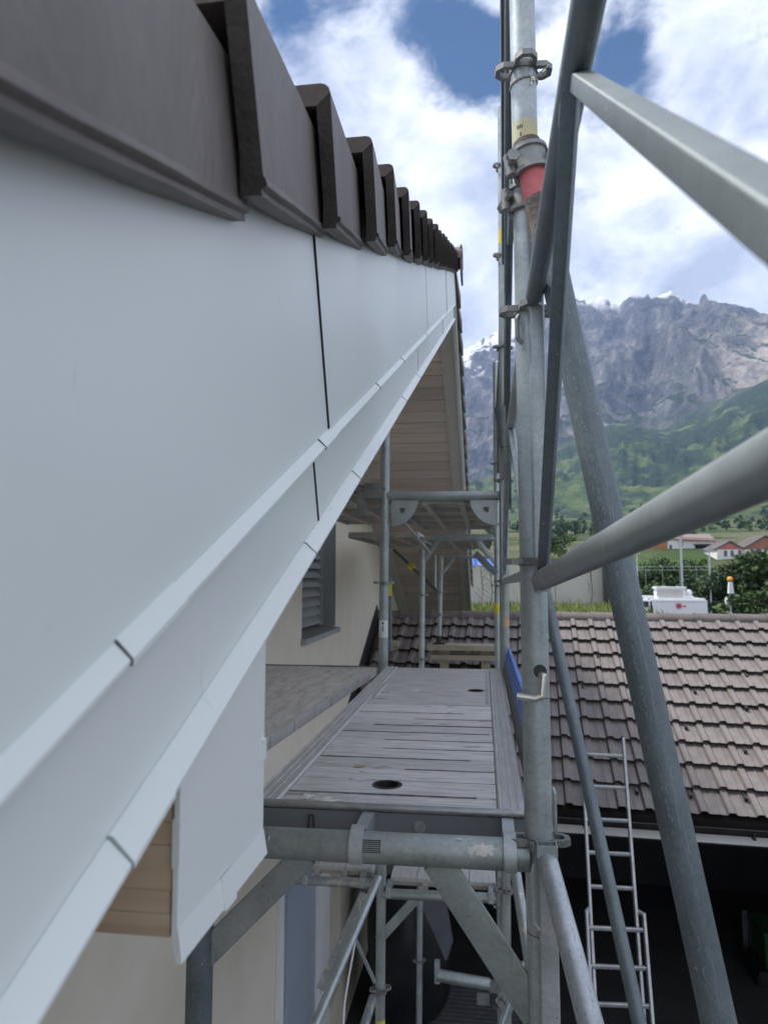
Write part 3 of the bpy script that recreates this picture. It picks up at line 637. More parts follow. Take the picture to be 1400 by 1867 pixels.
# field tiles behind the verge as one covering, ridge cap
q = MB()
for (ya, yb) in ((Y_N - 0.1, RIDGE_Y), (Y_F + 0.1, RIDGE_Y)):
    n = 22
    for k in range(n):
        a, b = ya + (yb - ya) * k / n, ya + (yb - ya) * (k + 1) / n
        q.hexa([(-9, a, rk(a, 0.205)), (-0.5, a, rk(a, 0.205)), (-0.5, b, rk(b, 0.175)), (-9, b, rk(b, 0.175))],
               [(-9, a, rk(a, 0.235)), (-0.5, a, rk(a, 0.235)), (-0.5, b, rk(b, 0.20)), (-9, b, rk(b, 0.20))])
tc_ = q.build('tile_covering', tile_brown, house); tc_['kind'] = 'stuff'
q = MB(); zr = rk(RIDGE_Y, 0.175)
for k in range(10):
    x0 = -0.135 - k * 0.4; q2 = MB()
    prof = [(0.125 * cos(radians(a)), 0.10 * sin(radians(a))) for a in range(-20, 201, 20)] + [(0.105 * cos(radians(a)), 0.08 * sin(radians(a))) for a in range(200, -21, -20)]
    n = len(prof); vs = [V((x0, RIDGE_Y + p, zr + h)) for p, h in prof] + [V((x0 - 0.42, RIDGE_Y + p * .92, zr + h * .92)) for p, h in prof]
    q2.add(vs, [(i, (i + 1) % n, n + (i + 1) % n, n + i) for i in range(n)] + [tuple(range(n - 1, -1, -1)), tuple(range(n, 2 * n))])
    q2.build('ridge_cap', tile_brown, house)
q = MB(); q.box(-0.155, -0.138, RIDGE_Y - 0.11, RIDGE_Y + 0.16, zr - 0.16, zr + 0.08); q.build('ridge_end_plate', tile_brown, house)

# ------------------------------------------------------------------ garage behind, its tiled roof turned a little
GS = 0.72
GTH, GPH = 0.0684, 0.4324
GO = V((0, 13.073 * GS, -0.952 * GS)); GU = V((cos(GTH), -sin(GTH), 0)); GSd = V((-sin(GTH) * cos(GPH), -cos(GTH) * cos(GPH), -sin(GPH))); GN = GU.cross(GSd); GN = GN if GN.z > 0 else -GN
RB = -0.262
GW, GG, GG0, GJ = 0.300 * GS, 0.434 * GS, 0.082 * GS, 2.836 * GS
def gp(a, b, n=0.0): return GO + GU * a + GSd * b + GN * n
def onRoof(x, y):
    d = ray(x, y); return d * (GO.dot(GN) / d.dot(GN))
garage = thing('garage', 'low garage with a brown interlocking tile roof and a dark open front', 'garage', (1.6, 8.5, GZ))
# one tile: pan with a raised roll on its left side; (u, height)
tp = [(0.001, 0.0), (0.012, 0.022), (0.055, 0.024), (0.075, 0.002), (0.135, 0.0), (0.150, 0.006), (0.165, 0.0), (0.2115, -0.002)]
def tile_mesh():
    m = MB(); Lr = GG + 0.045; n = len(tp); vs = []
    for (b, lift) in ((-Lr, 0.000), (0.0, 0.048)):
        vs += [GU * u + GSd * b + GN * (h * 1.05 + lift) for u, h in tp]
    fs = [(i, i + 1, n + i + 1, n + i) for i in range(n - 1)]
    vs += [GU * u - GSd * 0.030 + GN * (h * 1.0 + 0.048 - 0.032) for u, h in tp]
    fs += [(n + i, n + i + 1, 2 * n + i + 1, 2 * n + i) for i in range(n - 1)]
    vs += [GU * u + GSd * (-Lr) + GN * (h * 1.05 - 0.018) for u, h in tp]
    fs += [(2 * n + i, 2 * n + i + 1, 3 * n + i + 1, 3 * n + i) for i in range(n - 1)]
    fs += [(n - 1, 4 * n - 1, 3 * n - 1, 2 * n - 1), (0, n, 2 * n, 3 * n)]
    m.add(vs, fs)
    me = bpy.data.meshes.new('roof_tile'); me.from_pydata(m.v, [], m.f)
    bm = bmesh.new(); bm.from_mesh(me); bmesh.ops.recalc_face_normals(bm, faces=bm.faces)
    for e in bm.edges: e.smooth = not (len(e.link_faces) == 2 and e.calc_face_angle(0) > 0.5)
    for f in bm.faces: f.smooth = True
    bm.to_mesh(me); bm.free(); me.materials.append(tile_garage); return me
tme = tile_mesh()
a_start = (-1.40) // GW * GW
jo = (GJ % GW)
ncol = 27
for row in range(11):
    for c in range(ncol):
        a = -1.60 + jo + c * GW; b = GG0 + row * GG
        if gp(a, b).x < WX + 0.02: continue
        p = gp(a, b, random.uniform(-.0015, .0015)) - V(garage['_o'])
        rz = Matrix.Rotation(random.uniform(-.006, .006), 4, GN)
        share(tme, 'roof_tile', garage, Matrix.Translation(p) @ rz)
# ridge tiles
ridge_a0 = -1.55
k = 0
while True:
    a = ridge_a0 + k * 0.415
    if a > 4.5: break
    p0, p1 = gp(a, RB, 0.0), gp(a + 0.46, RB, 0.0)
    m = MB(); nn = 10; vs = []
    ey = V((-GU.y, GU.x, 0)); 
    for p, rr in ((p0, 0.112), (p0 + GU * 0.035, 0.114), (p0 + GU * 0.038, 0.103), (p1, 0.093)):
        for i in range(nn + 1):
            an = pi * (-0.06 + 1.12 * i / nn); vs.append(p + ey * cos(an) * rr * 1.1 + V((0, 0, 1)) * (sin(an) * rr * 0.85 - 0.012))
    fs = []
    for s_ in range(3): fs += [(s_ * (nn + 1) + i, s_ * (nn + 1) + i + 1, (s_ + 1) * (nn + 1) + i + 1, (s_ + 1) * (nn + 1) + i) for i in range(nn)]
    fs += [tuple(range(nn, -1, -1)), tuple(3 * (nn + 1) + i for i in range(nn + 1))]
    m.add(vs, fs); m.build('ridge_tile', tile_ridge, garage); k += 1
# roof body, far slope, flashing against the house wall
q = MB(); bl = GG0 + 10 * GG
q.hexa([gp(-1.58, RB, -0.10), gp(4.6, RB, -0.10), gp(4.6, bl + 0.0, -0.10), gp(-1.30, bl + 0.0, -0.10)], [gp(-1.58, RB, -0.02), gp(4.6, RB, -0.02), gp(4.6, bl, -0.02), gp(-1.30, bl, -0.02)])
bk = V((sin(GTH) * cos(GPH), cos(GTH) * cos(GPH), -sin(GPH)))
ra, rb = gp(-1.58, RB - .01, -0.02), gp(4.6, RB - .01, -0.02)
q.hexa([ra - GN * .08, rb - GN * .08, rb + bk * 2.6 - V((0, 0, .08)), ra + bk * 2.6 - V((0, 0, .08))], [ra, rb, rb + bk * 2.6, ra + bk * 2.6])
q.build('roof_boarding', dark_gutter, garage)
q = MB(); pa, pb = V((WX + 0.02, 0, 0)), None
ya, yb = 6.75, 9.95
def wz(Y): # roof height on the house wall
    d = (GO - V((WX, Y, 0))).dot(GN) / GN.z; return d
ridge_wall_y = GO.y + 1.45 * sin(GTH) / cos(GTH) - RB * cos(GPH)
m = MB(); m.hexa([(WX + 0.002, 6.70, wz(6.70) - 0.05), (WX + 0.07, 6.70, wz(6.70) - 0.05), (WX + 0.07, ridge_wall_y, wz(ridge_wall_y) - 0.05), (WX + 0.002, ridge_wall_y, wz(ridge_wall_y) - 0.05)],
                 [(WX + 0.002, 6.70, wz(6.70) + 0.14), (WX + 0.012, 6.70, wz(6.70) + 0.14), (WX + 0.012, ridge_wall_y, wz(ridge_wall_y) + 0.14), (WX + 0.002, ridge_wall_y, wz(ridge_wall_y) + 0.14)])
m.build('wall_flashing', black_sheet, garage)
# gutter, brackets, fascia board
ge = bl + 0.035
g0, g1 = gp(-1.30, ge, -0.055), gp(4.6, ge, -0.055)
ey = V((-GU.y, GU.x, 0))
m = MB(); nn = 12; vs = []
for p in (g0, g1):
    for i in range(nn + 1): an = pi + pi * i / nn; vs.append(p + ey * (cos(an) * 0.052) + V((0, 0, sin(an) * 0.055)))
    vs.append(p + ey * 0.056 + V((0, 0, 0.008)))
    for i in range(nn + 1): an = 2 * pi - pi * i / nn; vs.append(p + ey * (cos(an) * 0.045) + V((0, 0, sin(an) * 0.048)))
    vs.append(p - ey * 0.058 + V((0, 0, 0.010)))
nv = 2 * (nn + 1) + 2
m.add(vs, [(i, (i + 1) % nv, nv + (i + 1) % nv, nv + i) for i in range(nv)] + [tuple(range(nv - 1, -1, -1)), tuple(range(nv, 2 * nv))]); gutter = m.build('gutter', dark_gutter, garage)
for k in range(9):
    p = g0 + GU * (0.35 + k * 0.66)
    m = MB(); m.box(-.012, .012, -.06, .06, -.064, -.052); m.box(-.008, .008, -.066, -.050, -.06, -.012)
    mm = MB(); mm.add([p + GU * q_.x + ey * q_.y + V((0, 0, q_.z)) for q_ in m.v], m.f); mm.build('gutter_bracket', dark_gutter, gutter)
m = MB(); f0, f1 = g0 + ey * 0.075, g1 + ey * 0.075
m.hexa([f0 + V((0, 0, -.150)), f1 + V((0, 0, -.150)), f1 + ey * .03 + V((0, 0, -.150)), f0 + ey * .03 + V((0, 0, -.150))], [f0 + V((0, 0, -.03)), f1 + V((0, 0, -.03)), f1 + ey * .03 + V((0, 0, -.03)), f0 + ey * .03 + V((0, 0, -.03))])
m.build('eaves_board', white_paint, garage)
# snow hooks on the tiles
for (x, y) in ((1089, 1203), (1273, 1207), (1359, 1238), (1062, 1258), (1265, 1266), (1358, 1296), (1249, 1331), (1356, 1374), (1237, 1408), (1160, 1448), (1257, 1455), (1357, 1461), (1185, 1236), (1310, 1182)):
    p = onRoof(x, y); m = MB()
    def H(u, s_, n_): return p + GU * u + GSd * s_ + GN * n_
    m.hexa([H(-.012, -.05, .03), H(.012, -.05, .03), H(.012, .035, .022), H(-.012, .035, .022)], [H(-.012, -.05, .036), H(.012, -.05, .036), H(.012, .035, .060), H(-.012, .035, .060)])
    m.build('snow_hook', black_sheet, garage)
# body: back wall, right wall, beam, ceiling, doorposts
q = MB(); bw0, bw1 = gp(-1.5, 0, 0) + V((0.1, 2.2, 0)), gp(4.6, 0, 0) + V((0, 2.2, 0))
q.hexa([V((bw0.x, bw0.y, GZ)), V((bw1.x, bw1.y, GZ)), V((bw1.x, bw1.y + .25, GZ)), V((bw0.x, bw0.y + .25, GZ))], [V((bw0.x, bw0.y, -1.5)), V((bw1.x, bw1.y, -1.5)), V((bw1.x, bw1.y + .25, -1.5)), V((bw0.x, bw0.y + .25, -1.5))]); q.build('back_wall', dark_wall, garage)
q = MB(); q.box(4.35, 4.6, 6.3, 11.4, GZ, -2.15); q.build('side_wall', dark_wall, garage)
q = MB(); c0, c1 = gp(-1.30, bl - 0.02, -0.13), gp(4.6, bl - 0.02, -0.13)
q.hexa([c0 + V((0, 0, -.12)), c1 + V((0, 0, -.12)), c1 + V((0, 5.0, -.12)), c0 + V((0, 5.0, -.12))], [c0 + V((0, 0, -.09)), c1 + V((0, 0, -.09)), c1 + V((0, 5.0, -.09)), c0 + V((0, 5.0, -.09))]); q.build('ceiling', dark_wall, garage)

# things inside the garage, mostly lost in the dark
def blob(name, c, r, sq, mat, label, cat, seed=0, amp=0.15, n=26, group=None):
    m = MB(); m.ball((0, 0, 0), 1.0, n); out = []
    for q_ in m.v:
        d = q_ * (1 + amp * noise.noise(q_ * 1.8 + V((seed, 0, 0)))); out.append(V(c) + V((d.x * r * sq[0], d.y * r * sq[1], d.z * r * sq[2])))
    m.v = out; return tag(m.build(name, mat), label, cat, group)
cB = onY(745, 1735, 7.6)
blob('covered_pile', (cB.x, 7.6, GZ + 0.80), 0.80, (0.55, 0.5, 1.0), dark_plastic, 'tall bulging shape wrapped in black plastic inside the dark garage', 'covered pile', 1)
m = MB(); p = [onY(762, 1640, 7.0), onY(808, 1640, 7.0), onY(822, 1720, 7.0), onY(812, 1752, 7.0), onY(790, 1700, 7.0)]
m.poly_extrude(p, (0.02, 0.05, 0)); tag(m.build('hanging_cloth', grey_cloth), 'grey rag hanging beside the black wrapped pile', 'cloth')
m = MB()
for i in range(4):
    x0, x1 = 1352 + i * 13, 1362 + i * 13
    a, b = onY(x0, 1660 + i * 6, 9.6), onY(x1, 1660 + i * 6, 9.6); m.box(a.x, b.x, 9.6 + 0.02 * i, 9.62 + 0.02 * i, GZ, a.z)
tag(m.build('leaning_sheets', grey_cloth), 'dark grey sheets leaning together inside the garage', 'sheets')
a = onY(1388, 1690, 9.0); m = MB(); m.hexa([(a.x, 8.9, a.z - .42), (a.x + .5, 8.9, a.z - .42), (a.x + .5, 9.3, a.z - .42), (a.x, 9.3, a.z - .42)], [(a.x - .02, 8.86, a.z - .04), (a.x + .54, 8.86, a.z - .04), (a.x + .54, 9.34, a.z - .04), (a.x - .02, 9.34, a.z - .04)])
m.box(a.x - .04, a.x + .56, 8.84, 9.36, a.z - .04, a.z); wb = tag(m.build('crate', green_plastic, bevel=0.01), 'green plastic crate on a dark box inside the garage', 'crate')
m = MB(); m.box(a.x - .1, a.x + .6, 8.85, 9.4, GZ, a.z - .421); m.box(a.x - .12, a.x - .1, 8.85, 9.4, GZ, a.z - .46); tag(m.build('storage_box', dark_plastic, bevel=0.015), 'dark box under the green crate inside the garage', 'box')
q = MB()
for k in range(22): q.box(-1.25, 0.35, 6.9 + k * 0.075, 6.9 + k * 0.075 + 0.04, GZ + 0.004, GZ + 0.024)
q.box(-1.27, -1.25, 6.88, 8.56, GZ + 0.004, GZ + 0.03); q.box(0.35, 0.37, 6.88, 8.56, GZ + 0.004, GZ + 0.03)
tag(q.build('floor_grate', grey_cloth), 'dark ribbed floor grate in front of the black wrapped pile', 'grate')

# ------------------------------------------------------------------ ladder against the gutter
def lad(x, y, Yt=6.55, yt=1346, Yb=5.5, yb=1820):
    A, B = onY(1100, yt, Yt), onY(1120, yb, Yb)
    # plane through the two lines, horizontal along X
    n_ = V((0, B.z - A.z, -(B.y - A.y))).normalized(); d = ray(x, y); return d * (A.dot(n_) / d.dot(n_))
ladder = thing('ladder', 'aluminium two part ladder leaning on the garage gutter', 'ladder', lad(1130, 2150))
l0, l1 = lad(1059, 1346), lad(1083, 1800); r0, r1 = lad(1135, 1346), lad(1171, 1828)
dl = (l1 - l0).normalized(); dr = (r1 - r0).normalized(); fwd = V((0, -0.045, -0.02))
bl_, br_ = l0 + dl * 3.6, r0 + dr * 3.6
q = MB(); q.bar(l0, bl_, 0.022, 0.05, 0.004, up=(0, 1, 0.3)); q.build('side_rail', alu, ladder)
q = MB(); q.bar(r0, br_, 0.022, 0.05, 0.004, up=(0, 1, 0.3)); q.build('side_rail', alu, ladder)
for pt in (l0, r0):
    q = MB(); q.ball(pt, 0.022, 10); q.build('end_cap', dark_gutter, ladder)
ly = [1375, 1433, 1493, 1554, 1616, 1681, 1750, 1818]
Ll0, Lr0 = lad(1067, 1652) + fwd, lad(1170, 1656) + fwd
for i, yy in enumerate(ly):
    u = (yy - 1346) / (1800 - 1346)
    xl = 1059 + (1083 - 1059) * u; xr = 1135 + (1171 - 1135) * (yy - 1346) / (1828 - 1346)
    a, b = lad(xl, yy), lad(xr, yy + 4)
    if i >= 5: a, b = lad(xl - 5, yy) + fwd, lad(xr + 9, yy + 4) + fwd
    q = MB(); q.bar(a, b, 0.028, 0.028, 0.006); q.build('rung', alu, ladder)
sidl = dl.copy(); sidr = dr.copy()
q = MB(); q.bar(Ll0, Ll0 + dl * 3.0, 0.022, 0.055, 0.004, up=(0, 1, 0.3)); q.build('side_rail', alu, ladder)
q = MB(); q.bar(Lr0, Lr0 + dr * 3.0, 0.022, 0.055, 0.004, up=(0, 1, 0.3)); q.build('side_rail', alu, ladder)
for a, b in ((Ll0, lad(1076, 1655)), (Lr0, lad(1158, 1660))):
    q = MB(); q.bar(a + V((0, -.01, 0)), b + V((0, .01, 0)), 0.03, 0.02, 0.003); q.build('guide_hook', alu, ladder)

# ------------------------------------------------------------------ scaffold
def clean_loop(w, l, cut):                               # octagon-like outline reaching outward along +x
    return [(0.012, -w), (l - cut, -w), (l, -w * 0.45), (l, w * 0.45), (l - cut, w), (0.012, w)]
def rosette(parent, c, r=0.0235, turn=0.0, mat=None, axis=V((0, 0, 1)), scale=1.0):
    m = MB()
    for k in range(4):
        an = turn + k * pi / 2; ex = V((cos(an), sin(an), 0)); ez = axis; ey = ez.cross(ex)
        m.ring_plate([(x * scale, y * scale) for x, y in clean_loop(0.020, 0.052, 0.013)], [(x * scale, y * scale) for x, y in [(0.018, -0.011), (0.038, -0.011), (0.043, -0.005), (0.043, 0.005), (0.038, 0.011), (0.018, 0.011)]], (V(c) - ez * 0.005, ex, ey, ez), 0.0105)
    m.tube(V(c) - axis * 0.007, V(c) + axis * 0.007, r + 0.0025, n=20)
    return m.build('rosette', mat or cast, parent)
def standard(p0, p1, label, zs, mat, r=0.0235, n=24, group='scaffold standards', turn=0.4, hollow=False):
    p0, p1 = V(p0), V(p1); d = (p1 - p0).normalized()
    t = thing('scaffold_standard', label, 'scaffold standard', p0, group)
    m = MB()
    if hollow: m.hollow(p0, p1, r, n=n)
    else: m.tube(p0, p1, r, n=n)
    m.build('pole', mat, t)
    for z in zs: rosette(t, p0 + d * ((z - p0.z) / d.z), r, turn)
    return t, (lambda z: p0 + d * ((z - p0.z) / d.z))
YA, YB, YC, YD = 1.28, 3.58, 5.90, 8.35
tn, pn = standard((0.098, YA, GZ), (0.083, YA, 2.2), 'nearest galvanised scaffold pole carrying the red tube clamp', (0.934, 0.472, 0.020, -0.452, -0.92, -1.4), galv, turn=0.08)
# joint lines, locking pin, sticker, zip tie on the nearest pole
for z in (-0.213, -0.60):
    m = MB(); m.tube(pn(z) - V((0, 0, .0007)), pn(z) + V((0, 0, .0007)), 0.02385, n=24); m.build('joint_line', ink, tn)
def arc_patch(pole, z0, z1, a0, a1, r=0.0237, n=10):
    m = MB(); vs = []
    for z in (z0, z1): vs += [pole(z) + V((cos(radians(a0 + (a1 - a0) * i / n)) * r, sin(radians(a0 + (a1 - a0) * i / n)) * r, 0)) for i in range(n + 1)]
    for z in (z0, z1): vs += [pole(z) + V((cos(radians(a0 + (a1 - a0) * i / n)) * (r - .0004), sin(radians(a0 + (a1 - a0) * i / n)) * (r - .0004), 0)) for i in range(n + 1)]
    k = n + 1
    return m.add(vs, [(i, i + 1, k + i + 1, k + i) for i in range(n)])
arc_patch(pn, 0.776, 0.826, 200, 345, 0.02375).build('sticker', faded_lbl, tn)
m = MB()
for (z, aa) in ((0.812, (232, 236)), (0.812, (239, 243)), (0.812, (246, 250)), (0.812, (253, 257)), (0.797, (246, 252)), (0.784, (238, 243)), (0.784, (246, 249))):
    q = arc_patch(pn, z - 0.0035, z + 0.0035, aa[0], aa[1], 0.02395, 2); m.add(q.v, q.f)
m.build('sticker_print', ink, tn)
m = MB(); m.path([pn(-0.172) + V((0.006, -0.020, 0)), pn(-0.172) + V((0.010, -0.040, 0.0)), pn(-0.205) + V((0.006, -0.044, 0)), pn(-0.209) + V((-0.004, -0.044, 0)), pn(-0.210) + V((-0.034, -0.040, 0.004))], 0.0058, 10); m.build('locking_pin', zinc, tn)
m = MB(); c = pn(-0.166) + V((0.006, -0.0226, 0)); m.tube(c, c + V((0, -.0022, 0)), 0.011, n=16); m.build('pin_hole', ink, tn)
m = MB(); zt = 0.905
for i in range(20):
    a0, a1 = 2 * pi * i / 20, 2 * pi * (i + 1) / 20
    m.tube(pn(zt + .004 * cos(a0)) + V((cos(a0) * .0252, sin(a0) * .0252, 0)), pn(zt + .004 * cos(a1)) + V((cos(a1) * .0252, sin(a1) * .0252, 0)), 0.0018, n=5)
e0 = pn(zt - .004) + V((0.015, -0.021, 0)); m.ball(e0, 0.005, 8); m.path([e0, e0 + V((0.012, -.008, 0.006)), e0 + V((0.030, -.012, 0.016))], 0.0012, 5); m.path([e0, e0 + V((-.004, -.004, -.012))], 0.0014, 5)
m.build('zip_tie', zinc, tn)
tl, pl = standard((-0.515, YA, GZ), (-0.508, YA, -0.452), 'short scaffold pole below the white clad beam end', (-1.4,), galv_dark, turn=0.4)
tB, pB = standard((0.060, YB, GZ), (0.128, YB, 2.42), 'tall slim outer pole just behind the nearest pole', (2.1, 1.62, 1.14, 0.46, -0.04, -1.0, -1.5, -2.0), galv_green, n=18)
tBi, pBi = standard((-0.535, YB, GZ), (-0.485, YB, 0.95), 'inner pole with a white label at the far end of the deck', (-0.048, -1.02, -1.993), galv_green, n=18)
tC, pC = standard((0.088, YC, GZ), (0.126, YC, 1.75), 'outer pole of the third frame standing beside the garage eaves', (0.9, 0.4, -0.1, -1.6, -2.6), galv, n=14)
tCi, pCi = standard((-0.548, YC, GZ), (-0.492, YC, 0.30), 'inner pole of the third frame under the upper deck', (-0.18, -0.70, -3.05, -4.0), galv, n=14)
tD, pD = standard((-0.508, YD, -0.80), (-0.476, YD, 0.20), 'short prop standing on the packing timbers on the roof', (-0.22,), galv, n=14)
m = MB(); m.box(-0.575, -0.44, YD - .07, YD + .07, -0.815, -0.803); m.tube((-0.508, YD, -0.80), (-0.507, YD, -0.72), 0.034, n=12); m.build('base_plate', dark_gutter, tD)
m = MB(); m.tube(pD(-0.50), pD(-0.46), 0.036, n=12); m.box(-0.55, -0.45, YD - .012, YD + .012, -.49, -.47); m.build('adjusting_nut', cast, tD)
tE, pE = standard((0.155, YD, -0.80), (0.165, YD, 1.1), 'farthest outer prop on the end of the packing timbers', (0.4, -0.22), galv_green, n=14)
# labels on the poles
arc_patch(pBi, -0.32, -0.235, 200, 340, 0.0239).build('label', white_lbl, tBi)
m = MB(); q = arc_patch(pBi, -0.29, -0.262, 262, 274, 0.0241, 3); m.add(q.v, q.f); q = arc_patch(pBi, -0.255, -0.243, 258, 280, 0.0241, 3); m.add(q.v, q.f); m.build('label_print', ink, tBi)
arc_patch(pBi, -2.22, -2.13, 230, 370, 0.0239).build('yellow_label', yellow_lbl, tBi)
arc_patch(pB, 1.68, 1.76, 200, 340, 0.0239).build('yellow_label', yellow_lbl, tB)
arc_patch(pB, -0.26, -0.22, 260, 330, 0.0239).build('orange_mark', orange_lbl, tB)
arc_patch(pC, -0.33, -0.24, 200, 340, 0.0239).build('yellow_label', yellow_lbl, tC)

# welded top tubes of the frames with their flat corner struts
def top_tube(p0, p1, r, label, mat, struts=(), n=20, flat=0.05, group='frame top tubes'):
    p0, p1 = V(p0), V(p1)
    t = thing('frame_top_tube', label, 'scaffold tube', (p0 + p1) / 2, group)
    m = MB(); m.tube(p0, p1, r, n=n); m.build('tube', mat, t)
    for a, b, w_, th in struts:
        m = MB(); m.bar(a, b, th, w_, 0.002, up=(1, 0, 0.5) if abs(V(a).x - V(b).x) < 0.01 else (0, 0, 1)); m.build('corner_strut', mat, t)
    return t
ZT = -0.478
tt = top_tube((-0.49, YA, ZT - .002), (0.072, YA, ZT), 0.0265, 'paint splashed tube carrying the near end of the worn deck', galv_green,
              [((-0.085, YA, -0.495), (0.080, YA, -0.735), 0.052, 0.010), ((-0.315, YA, -0.495), (-0.500, YA, -0.680), 0.045, 0.010)], n=28)
def splat(parent, c, ex, ey, n_, size, seed, name='plaster_splash'):
    rr = random.Random(seed); pts = []
    for i in range(22):
        an = 2 * pi * i / 22; r_ = size * (0.65 + 0.5 * rr.random()); pts.append(V(c) + V(ex) * cos(an) * r_ + V(ey) * sin(an) * r_ * 0.8)
    m = MB(); m.v = []; 
    return pts
def tube_patch(a, ang0, len_, wid, r, seed, parent, mat):  # an irregular dried splash lying on a tube that runs along X
    rr = random.Random(seed); n = 26; vs = []; cx, cy, cz = a
    for i in range(n):
        th = 2 * pi * i / n; k = 0.55 + 0.6 * rr.random()
        x = cx + cos(th) * len_ * k; an = ang0 + sin(th) * wid * k
        vs.append(V((x, cy - r * cos(an), cz + r * sin(an))))
    m = MB(); c0 = V((cx, cy - (r + .001) * cos(ang0), cz + (r + .001) * sin(ang0)))
    m.add([c0] + vs, [(0, 1 + i, 1 + (i + 1) % n) for i in range(n)]); return m.build('plaster_splash', mat, parent)
tube_patch((-0.003, YA, ZT), 0.55, 0.022, 0.42, 0.0272, 3, tt, concrete_splash); tube_patch((-0.026, YA, ZT), 0.40, 0.007, 0.30, 0.0272, 5, tt, concrete_splash)
tube_patch((-0.045, YA, ZT), 1.15, 0.006, 0.10, 0.0272, 9, tt, concrete_splash); tube_patch((-0.377, YA, ZT), 0.55, 0.0015, 0.18, 0.0271, 11, tt, concrete_splash)
m = MB()
for k in range(7):
    an = 0.75 - k * 0.12; c = V((-0.195, YA - .0267 * cos(an), ZT + .0267 * sin(an))); m.box(c.x - .016, c.x + .016, c.y - .0004, c.y + .0004, c.z - .0007, c.z + .0007)
m.build('stamped_marks', ink, tt)
top_tube((-0.475, YB, 0.392), (0.085, YB, 0.385), 0.0235, 'tube across the upper deck in front of the far boarded soffit', galv_green, n=16)
top_tube((-0.95, YB + .02, 0.43), (-0.51, YB + .02, 0.43), 0.0225, 'bracket tube left of the inner pole under the fascia edge', galv_dark, n=14)
top_tube((-0.505, YC, 0.285), (0.10, YC, 0.280), 0.018, 'thin tube of the third frame with two corner struts', galv, [((-0.49, YC, 0.09), (-0.36, YC, 0.27), 0.04, 0.01), ((0.10, YC, 0.08), (-0.04, YC, 0.27), 0.04, 0.01)], n=12)
top_tube((-0.50, YD, 0.19), (0.11, YD, 0.185), 0.018, 'farthest frame tube under the last deck', galv, [((-0.48, YD, -0.02), (-0.33, YD, 0.17), 0.04, 0.01), ((0.11, YD, -0.02), (-0.05, YD, 0.17), 0.04, 0.01)], n=12)
top_tube((-0.50, YB, -1.553), (0.045, YB, -1.543), 0.0235, 'tube under the lower deck seen below the nearest frame', galv_green, [((-0.335, YB, -1.565), (-0.52, YB, -1.77), 0.045, 0.010)], n=16)
top_tube((-1.00, YB, -1.515), (-0.545, YB, -1.508), 0.0225, 'plaster splashed bracket tube beside the white door casing', galv_splash, [((-0.585, YB, -1.56), (-0.80, YB, -2.02), 0.055, 0.012)], n=16)
# corner plates hanging under the upper tube
for cx, sx in ((-0.455, 1), (0.075, -1)):
    m = MB(); pts = [(0, 0)] + [(sx * 0.135 * cos(radians(a)), -0.135 * sin(radians(a)) * 1.0) for a in range(0, 91, 10)]
    hole = [(sx * .052, -.030), (sx * .072, -.052), (sx * .052, -.074), (sx * .032, -.052)]
    outer = pts; nO = len(outer); inner = []
    import bisect
    cxh, czh = sx * .052, -.052
    for x, z in outer:                                   # inner square sampled at the same angles
        an = math.atan2(z - czh, x - cxh); k = 0.022 / (abs(cos(an)) + abs(sin(an))); inner.append((cxh + k * cos(an), czh + k * sin(an)))
    m.ring_plate(outer, inner, (V((cx, YB - .004, 0.372)), V((1, 0, 0)), V((0, 0, 1)), V((0, 1, 0))), 0.006)
    tag(m.build('corner_plate', galv), 'quarter round corner plate beside the %s pole under the upper deck' % ('inner' if sx > 0 else 'outer'), 'corner plate', 'corner plates of the second frame')

# worn aluminium deck
DZ, DX0, DX1, DY0, DY1 = -0.455, -0.468, 0.079, 1.405, 3.47
deck = thing('scaffold_deck', 'worn ribbed aluminium deck with two hand holes and plaster stains', 'scaffold deck', ((DX0 + DX1) / 2, (DY0 + DY1) / 2, DZ - .07), 'scaffold decks')
def deck_rail(x0, x1, side):
    prof = [(x0, DZ - .06), (x1, DZ - .06), (x1, DZ + .002), (x1 - .004, DZ + .005)]
    nr = 3; w_ = (x1 - x0 - .012) / nr; x = x1 - .006
    for k in range(nr): prof += [(x, DZ + .005), (x - w_ * .72, DZ + .005), (x - w_ * .78, DZ + .0034), (x - w_ * .94, DZ + .0034)]; x -= w_
    prof += [(x0 + .004, DZ + .005), (x0, DZ + .002)]
    n = len(prof); m = MB(); m.add([V((x, DY0 + .004, z)) for x, z in prof] + [V((x, DY1, z)) for x, z in prof], [(i, (i + 1) % n, n + (i + 1) % n, n + i) for i in range(n)] + [tuple(range(n - 1, -1, -1)), tuple(range(n, 2 * n))])
    m.build('side_rail', deck_frame, deck)
deck_rail(DX0, DX0 + .058, -1); deck_rail(DX1 - .056, DX1, 1)
IX0, IX1 = DX0 + .0595, DX1 - .0575
